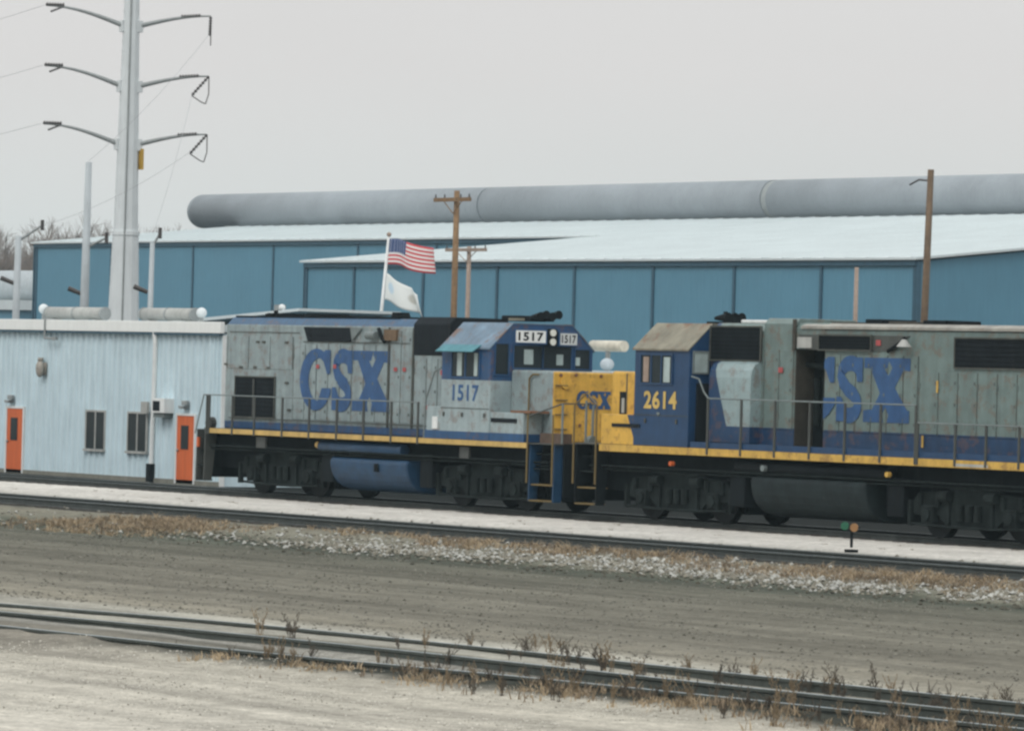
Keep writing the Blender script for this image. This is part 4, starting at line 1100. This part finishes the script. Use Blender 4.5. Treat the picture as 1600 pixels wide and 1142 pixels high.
# cable conduit up the camera-facing side
cx_, cy_ = s54, -c54
mb = MB(); mb.tube([(PX+cx_*.98,PY+cy_*.98,-.3),(PX+cx_*.68,PY+cy_*.68,9.9),(PX+cx_*.66,PY+cy_*.66,10.0),(PX+cx_*.34,PY+cy_*.34,25.9)], .045, 6); mb.build('conduit', M['galv_dark'], PG)
ax_, ay_ = c54, s54      # the arms lie along this direction
def PP(u, z): return (PX+ax_*u, PY+ay_*u, z)
for k, z in enumerate((20.35, 17.3, 14.35)):
    for sgn, L in ((-1, 4.45), (1, 4.1)):
        r0 = .62-(z-9.9)/16.1*.32
        pts = []
        for i in range(9):
            t = i/8; pts.append(PP(sgn*(r0*.8+(L-r0)*t), z+(.95 if sgn < 0 else .62)*math.sin(t*math.pi/2)**1.0*1.0))
        arm = MB()
        for i in range(8): arm.cyl(pts[i], pts[i+1], .13-.09*i/8, .13-.09*(i+1)/8, 8)
        a = arm.build('arm', M['galv_dark'], PG)
        B_ = MB(); p = PP(sgn*r0*.9, z); B_.box(p[0]-.18,p[0]+.18,p[1]-.18,p[1]+.18,z-.30,z+.28); B_.build('arm_bracket', M['galv'], a)
        e = Vector(pts[-1])
        ins = MB()
        def string(p, q, r=.09):
            p, q = Vector(p), Vector(q); n = 7
            for i in range(n):
                u = p.lerp(q, (i+.15)/n); v = p.lerp(q, (i+.7)/n); ins.cyl(u, v, r, r*.75, 8)
            ins.cyl(p, q, r*.45, r*.45, 6)
        if sgn < 0:
            string(e+Vector((ax_*.95,ay_*.95,.04)), e+Vector((0,0,.05)), .11)
            string(e+Vector((ax_*.9,ay_*.9,-.05)), e+Vector((ax_*.25,ay_*.25,-.32)), .07)
        else:
            string(e-Vector((ax_*1.5,ay_*1.5,.06)), e-Vector((ax_*.5,ay_*.5,-.02)), .10)
            tip = e
            if k == 0:
                string(tip+Vector((0,0,-.05)), tip+Vector((-.05,0,-1.0)), .10)
                ins.tube([tip, tip+Vector((.05,0,-.9)), tip+Vector((.05,0,-1.5))], .03, 5)
            else:
                lo = tip+Vector((-ax_*.85,-ay_*.85,-1.0)); string(tip, lo, .09)
                ins.tube([tip, tip+Vector((.02,0,-.9)), tip+Vector((-.1,-.1,-1.4)), tip+Vector((-ax_*.35,-ay_*.35,-1.32)), lo], .03, 5)
        ins.build('insulator', M['insul'], a)
M['signyel'] = mat('sign_amber', (.50,.30,.03), .6)
p = PP(.68, 13.6); mb = MB()
mb.box(p[0]-.10,p[0]+.10,p[1]-.10,p[1]+.10,13.1,14.15); mb.build('warning_plate', M['signyel'], PG)

M['pole_grey'] = mat('pole_grey', (.42,.46,.48), .6, amt=.1, streak=.1, dirt=.2, scale=1)
def steel_pole(loc, ztop, r0, r1, label, arm=None, ins_z=None):
    t = thing('steel_pole', label, 'pole', (loc[0], loc[1], -.31))
    x, y = loc
    MB().cyl((x,y,-.31),(x+.12,y,ztop),r0,r1,12).build('shaft', M['pole_grey'], t, smooth=True)
    if arm:
        u, z0, z1 = arm
        MB().cyl((x+.1,y,z0),(x+.1+ax_*u,y+ay_*u,z1),.07,.05,8).build('arm', M['galv_dark'], t)
        MB().cyl((x+.1+ax_*u,y+ay_*u,z1-.25),(x+.1+ax_*u,y+ay_*u,z1+.25),.09,.09,8).build('insulator', M['insul'], t)
    if ins_z:
        MB().cyl((x-ax_*.1,y-ay_*.1,ins_z),(x-ax_*.75,y-ay_*.75,ins_z+.25),.1,.12,8).build('insulator', M['insul'], t)
    return t
steel_pole((-206.2,120), 12.75, .27, .15, 'tall tapering pale steel pole left of the pylon', (.95,8.7,9.2), 6.5)
steel_pole((-212.75,120), 9.3, .22, .15, 'pale steel pole at the far left edge with a raised arm', (1.15,9.05,9.85), 7.0)
steel_pole((-200.15,120), 8.9, .17, .11, 'short thin pale steel pole right of the pylon', (.35,8.7,9.35), 6.6)
# conductors
def wire(p, q, sag, label, r=.010):
    mb = MB(); p, q = Vector(p), Vector(q); pts = []
    for i in range(17):
        t = i/16; v = p.lerp(q, t); v.z -= sag*4*t*(1-t); pts.append(v)
    mb.tube(pts, r, 5); o = mb.build('power_line', mat('wire_grey', (.36,.37,.38), .6), None)
    return tag(o, label, 'cable', 'overhead power lines')
for k, z in enumerate((21.3, 18.25, 15.3)):
    nm = ('top','middle','lowest')[k]
    p = PP(-4.45, z)
    wire(p, (p[0]-70, p[1]+10, z+2), 1.8, 'thin power line leaving the %s left arm of the pylon'%nm)
    q = PP(4.0 if k == 0 else 3.2, z-1.2)
    dst = [(-206.1,120,12.8),(-200.0,120,9.3),(-211.5,121,9.9)][k]
    wire(q, dst, .35, 'thin power line slanting down from the %s right arm of the pylon'%nm)

def wood_pole(x, y, ztop, r, m, label, cross=None, lean=0, extra=None):
    t = thing('utility_pole', label, 'utility pole', (x, y, -.31))
    MB().cyl((x-lean,y,-.31),(x,y,ztop),r*1.15,r*.85,12).build('shaft', M[m], t, smooth=True)
    if cross:
        a, b, z = cross
        MB().box(x+a,x+b,y-.16-.12,y-.16+.0,z-.09,z+.09).build('crossarm', M[m], t)
        mb = MB()
        for u in (a+.1, a*.45, b*.45, b-.1): mb.cyl((x+u,y-.22,z+.09),(x+u,y-.22,z+.26),.045,.03,8)
        mb.build('insulator', M['insul'], t)
        mb = MB(); mb.tube([(x+a*.5,y-.2,z-.08),(x,y-.2,z-.65)], .025); mb.tube([(x+b*.5,y-.2,z-.08),(x,y-.2,z-.65)], .025); mb.build('brace', M[m], t)
    if extra: extra(t)
    return t
wood_pole(-195.57,134,11.85,.155,'wood','brown wooden utility pole with crossarm right of the flags',(-1.55,1.45,11.42))
wood_pole(-232.15,160,10.35,.14,'wood_pale','paler farther utility pole with crossarm behind the brown pole',(-2.0,2.0,10.15))
def brk(t):
    mb = MB(); mb.tube([(-163.15,136,11.9),(-163.9,136,11.95),(-164.5,136,11.75)], .04); mb.build('bracket', M['insul'], t)
wood_pole(-163.13,136,12.37,.16,'wood_dark','tall dark wooden pole standing behind the second locomotive',None,.35,brk)
wood_pole(-203.73,165,9.3,.13,'wood_pale','thin pale wooden pole in front of the blue wall at right')

# flagpole and flags
FP = thing('flagpole', 'slim white leaning flagpole carrying two flags', 'flagpole', (-150.85,100,-.31))
MB().cyl((-151.3,100,-.31),(-150.21,100,8.1),.085,.05,12).build('pole', M['white'], FP, smooth=True)
MB().sphere((-150.2,100,8.17),.09,10,8).build('finial', M['wood_pale'], FP)
def cloth(name, label, o, hoist, fly, droop, mat_, amp, lean_top, nU=26, nV=10, ph=0, taper=0):
    """flag flying along +X; droop lowers the fly end"""
    vs = []; uv = []
    for j in range(nV+1):
        for i in range(nU+1):
            u, v = i/nU, j/nV
            x = o[0]+fly*u*(1-.04*math.sin(6*u+ph)) + .10*v + lean_top*u*(v-.5)
            y = o[1]+amp*math.sin(u*9+ph+v*1.3)*u**.6 + .15*u
            z = o[2]+hoist*v*(1-taper*u) - droop*u**1.2 + .05*math.sin(u*7+ph)
            vs.append((x, y, z)); uv.append((u, v))
    fs = [(j*(nU+1)+i, j*(nU+1)+i+1, (j+1)*(nU+1)+i+1, (j+1)*(nU+1)+i) for j in range(nV) for i in range(nU)]
    me = bpy.data.meshes.new(name); me.from_pydata([(a-o[0], b-o[1], c-o[2]) for a, b, c in vs], [], fs); me.materials.append(mat_)
    ul = me.uv_layers.new(name='UVMap')
    for p in me.polygons:
        p.use_smooth = True
        for li in p.loop_indices: ul.data[li].uv = uv[me.loops[li].vertex_index]
    ob = bpy.data.objects.new(name, me); col.objects.link(ob); ob.location = o
    s_ = ob.modifiers.new('solid', 'SOLIDIFY'); s_.thickness = .008
    return tag(ob, label, 'flag')
def flag_mat_us():
    m, n, b = base_mat('striped_flag', .8)
    uv = N(n, 'ShaderNodeUVMap'); sp = N(n, 'ShaderNodeSeparateXYZ'); n.links.new(uv.outputs[0], sp.inputs[0])
    def mt(op, a, b_):
        x = N(n, 'ShaderNodeMath', operation=op)
        for i, s in enumerate((a, b_)):
            if isinstance(s, (int, float)): x.inputs[i].default_value = s
            else: n.links.new(s, x.inputs[i])
        return x.outputs[0]
    def mix(f, c1, c2):
        x = N(n, 'ShaderNodeMixRGB'); n.links.new(f, x.inputs[0])
        for i, c in ((1, c1), (2, c2)):
            if isinstance(c, tuple): x.inputs[i].default_value = (*c, 1)
            else: n.links.new(c, x.inputs[i])
        return x.outputs[0]
    U, V = sp.outputs[0], sp.outputs[1]
    st = mt('LESS_THAN', mt('FRACT', mt('MULTIPLY', V, 6.5), 0), .5)
    c = mix(st, (.66,.64,.62), (.50,.05,.06))
    fu = mt('ABSOLUTE', mt('SUBTRACT', mt('FRACT', mt('MULTIPLY', U, 15), 0), .5), 0); fv = mt('ABSOLUTE', mt('SUBTRACT', mt('FRACT', mt('MULTIPLY', V, 13), 0), .5), 0)
    star = mt('MULTIPLY', mt('LESS_THAN', fu, .16), mt('LESS_THAN', fv, .16))
    canton = mt('MULTIPLY', mt('LESS_THAN', U, .42), mt('GREATER_THAN', V, .4615))
    c = mix(canton, c, mix(star, (.03,.06,.16), (.5,.5,.55)))
    n.links.new(c, b.inputs['Base Color']); return m
def flag_mat_white():
    m, n, b = base_mat('white_flag', .8)
    uv = N(n, 'ShaderNodeUVMap')
    def blob(cx, cy, r, sx=1.0):
        mp = N(n, 'ShaderNodeMapping'); mp.inputs['Location'].default_value = (-cx*sx, -cy, 0); mp.inputs['Scale'].default_value = (sx, 1, 1)
        n.links.new(uv.outputs[0], mp.inputs[0]); l = N(n, 'ShaderNodeVectorMath', operation='LENGTH'); n.links.new(mp.outputs[0], l.inputs[0])
        r_ = N(n, 'ShaderNodeMapRange', ins={1: r*.6, 2: r, 3: .8, 4: 0}); n.links.new(l.outputs['Value'], r_.inputs[0]); return r_.outputs[0]
    prev = (.66,.68,.66, 1)
    m1 = N(n, 'ShaderNodeMixRGB'); m1.inputs[1].default_value = prev; m1.inputs[2].default_value = (.40,.55,.66,1); n.links.new(blob(.16,.55,.25,2.2), m1.inputs[0])
    m2 = N(n, 'ShaderNodeMixRGB'); n.links.new(m1.outputs[0], m2.inputs[1]); m2.inputs[2].default_value = (.38,.37,.32,1); n.links.new(blob(.66,.52,.24,1.6), m2.inputs[0])
    n.links.new(m2.outputs[0], b.inputs['Base Color']); return m
cloth('flag', 'red and white striped flag with blue canton, upper of the two', (-150.22,99.98,7.10), .92, 2.75, .38, flag_mat_us(), .16, -.0)
cloth('flag', 'white flag with faint emblem, lower of the two flags', (-150.35,99.98,5.78), .95, 2.25, .62, flag_mat_white(), .14, -.5, ph=1.5, taper=.15)

# ================================================================== WOODS
def bare_tree_mesh(seed):
    rnd = random.Random(seed); mt_, mc = MB(), MB()
    H = rnd.uniform(12, 15)
    mt_.cyl((0,0,0),(0,0,H*.55),.22,.12,6)
    def br(p, d, L, r, dep):
        q = p+d*L; mc.cyl(p, q, r, r*.6, 3, cap=False)
        if dep == 0: return
        for _ in range(4 if dep > 1 else 5):
            nd = (d+Vector((rnd.gauss(0,.5), rnd.gauss(0,.5), rnd.gauss(.15,.3)))).normalized()
            br(p.lerp(q, rnd.uniform(.4,1)), nd, L*rnd.uniform(.55,.8), r*.55, dep-1)
    for i in range(9):
        z = H*(.25+.3*i/8); a = rnd.uniform(0, 6.3)
        br(Vector((0,0,z)), Vector((math.cos(a)*.55, math.sin(a)*.55, .8)).normalized(), H*.22, .09, 3)
    br(Vector((0,0,H*.5)), Vector((0,0,1)), H*.22, .11, 3)
    return mt_.mesh('trunk', [M['bark']], (0,0,0)), mc.mesh('crown', [M['bark']], (0,0,0))
TM = [bare_tree_mesh(s) for s in (1,2,3,4)]
k = 0
for row in range(7):
    Yt = 300+row*14
    x = -2.0*Yt + 40
    xe = -1.58*Yt
    while x < xe:
        tr_, cr_ = TM[(k*7+row) % 4]
        t = thing('bare_tree', 'leafless brown tree in the far woods beyond the blue halls', 'tree', (x+random.uniform(-1.5,1.5), Yt+random.uniform(-4,4), -.31), 'leafless trees on the horizon')
        s_ = random.uniform(.98, 1.2)*(1+row*.045)*1.18; t.scale = (s_, s_, s_); t.rotation_euler.z = random.uniform(0, 6.3)
        for nm, me in (('trunk', tr_), ('crown', cr_)):
            o = bpy.data.objects.new(nm, me); col.objects.link(o); o.parent = t
        x += random.uniform(2.8, 4.2)+row*.3; k += 1

# ================================================================== WEEDS ON THE FRONT TRACK
M['weed'] = mat('weed_brown', (.085,.07,.052), .9, amt=.3)
M['weed_tan'] = mat('weed_tan', (.22,.165,.10), .9, amt=.3)
def weed_mesh(seed, m):
    rnd = random.Random(seed); mb = MB()
    mb.cyl((0,0,-.02),(0,0,.02),.05,.02,6)
    for s in range(rnd.randint(4, 9)):
        bx, by = rnd.gauss(0,.02), rnd.gauss(0,.02); h = rnd.uniform(.11,.31); lx, ly = rnd.gauss(0,.06), rnd.gauss(0,.06)
        p = [Vector((bx+lx*t*t, by+ly*t*t, h*t)) for t in (0,.35,.7,1)]
        for a, b in zip(p, p[1:]): mb.cyl(a, b, .004, .003, 4, cap=False)
        for t in (.35,.5,.6,.7,.8,.9,1.0):
            q = Vector((bx+lx*t*t, by+ly*t*t, h*t)); a = rnd.uniform(0,6.3); L = rnd.uniform(.01,.032)*(1.3-t*.5)
            e = q+Vector((math.cos(a)*L, math.sin(a)*L, L*1.2)); mb.cyl(q, e, .004, .003, 3, cap=False)
            mb.sphere(e, rnd.uniform(.004,.008), 4, 3, (1,1,2.2))
    return mb.mesh('weed', [m], (0,0,0))
WM = [weed_mesh(s, M['weed'] if s % 3 else M['weed_tan']) for s in range(8)]
spots = [(-57.4,36.3),(-56.7,36.35),(-56.6,36.25),(-51.9,37.2),(-51.5,37.2),(-50.1,36.7),(-50.6,37.1),(-46.6,38.2)]
for _ in range(245):
    x = -56+17*random.random()**.62; y = random.choice([33.7,34.3,35.2,36.4,37.0,38.0])+random.gauss(0,.25)+.03*(x+48)
    spots.append((x, y))
for i, (x, y) in enumerate(spots):
    o = bpy.data.objects.new('dry_weed', WM[i % 8]); col.objects.link(o)
    o.location = (x, y, zprof(x, y)-.01); o.rotation_euler.z = random.uniform(0,6.3)
    s_ = random.uniform(.4,1.0) if i > 7 else 1.15; o.scale = (s_,)*3
    tn = (i % 8) % 3 == 0
    tag(o, 'pale tan dried weed stalk standing along the foreground rails' if tn else 'dark brown dried weed stalk standing along the foreground rails', 'weed',
        'tan dried weeds along the foreground track' if tn else 'brown dried weeds along the foreground track')

# ================================================================== HAZE
hz = MB().box(-3100, 200, -500, 2700, -1.6, 28.0).build('haze', [], None); stuff(hz)
hm = bpy.data.materials.new('thin_haze'); hm.use_nodes = True; hn = hm.node_tree; hn.nodes.clear()
ho = hn.nodes.new('ShaderNodeOutputMaterial'); pv = hn.nodes.new('ShaderNodeVolumePrincipled')
pv.inputs['Color'].default_value = (.70,.92,1,1); pv.inputs['Density'].default_value = .0002; pv.inputs['Anisotropy'].default_value = 0
hn.links.new(pv.outputs[0], ho.inputs['Volume']); hz.data.materials.append(hm)
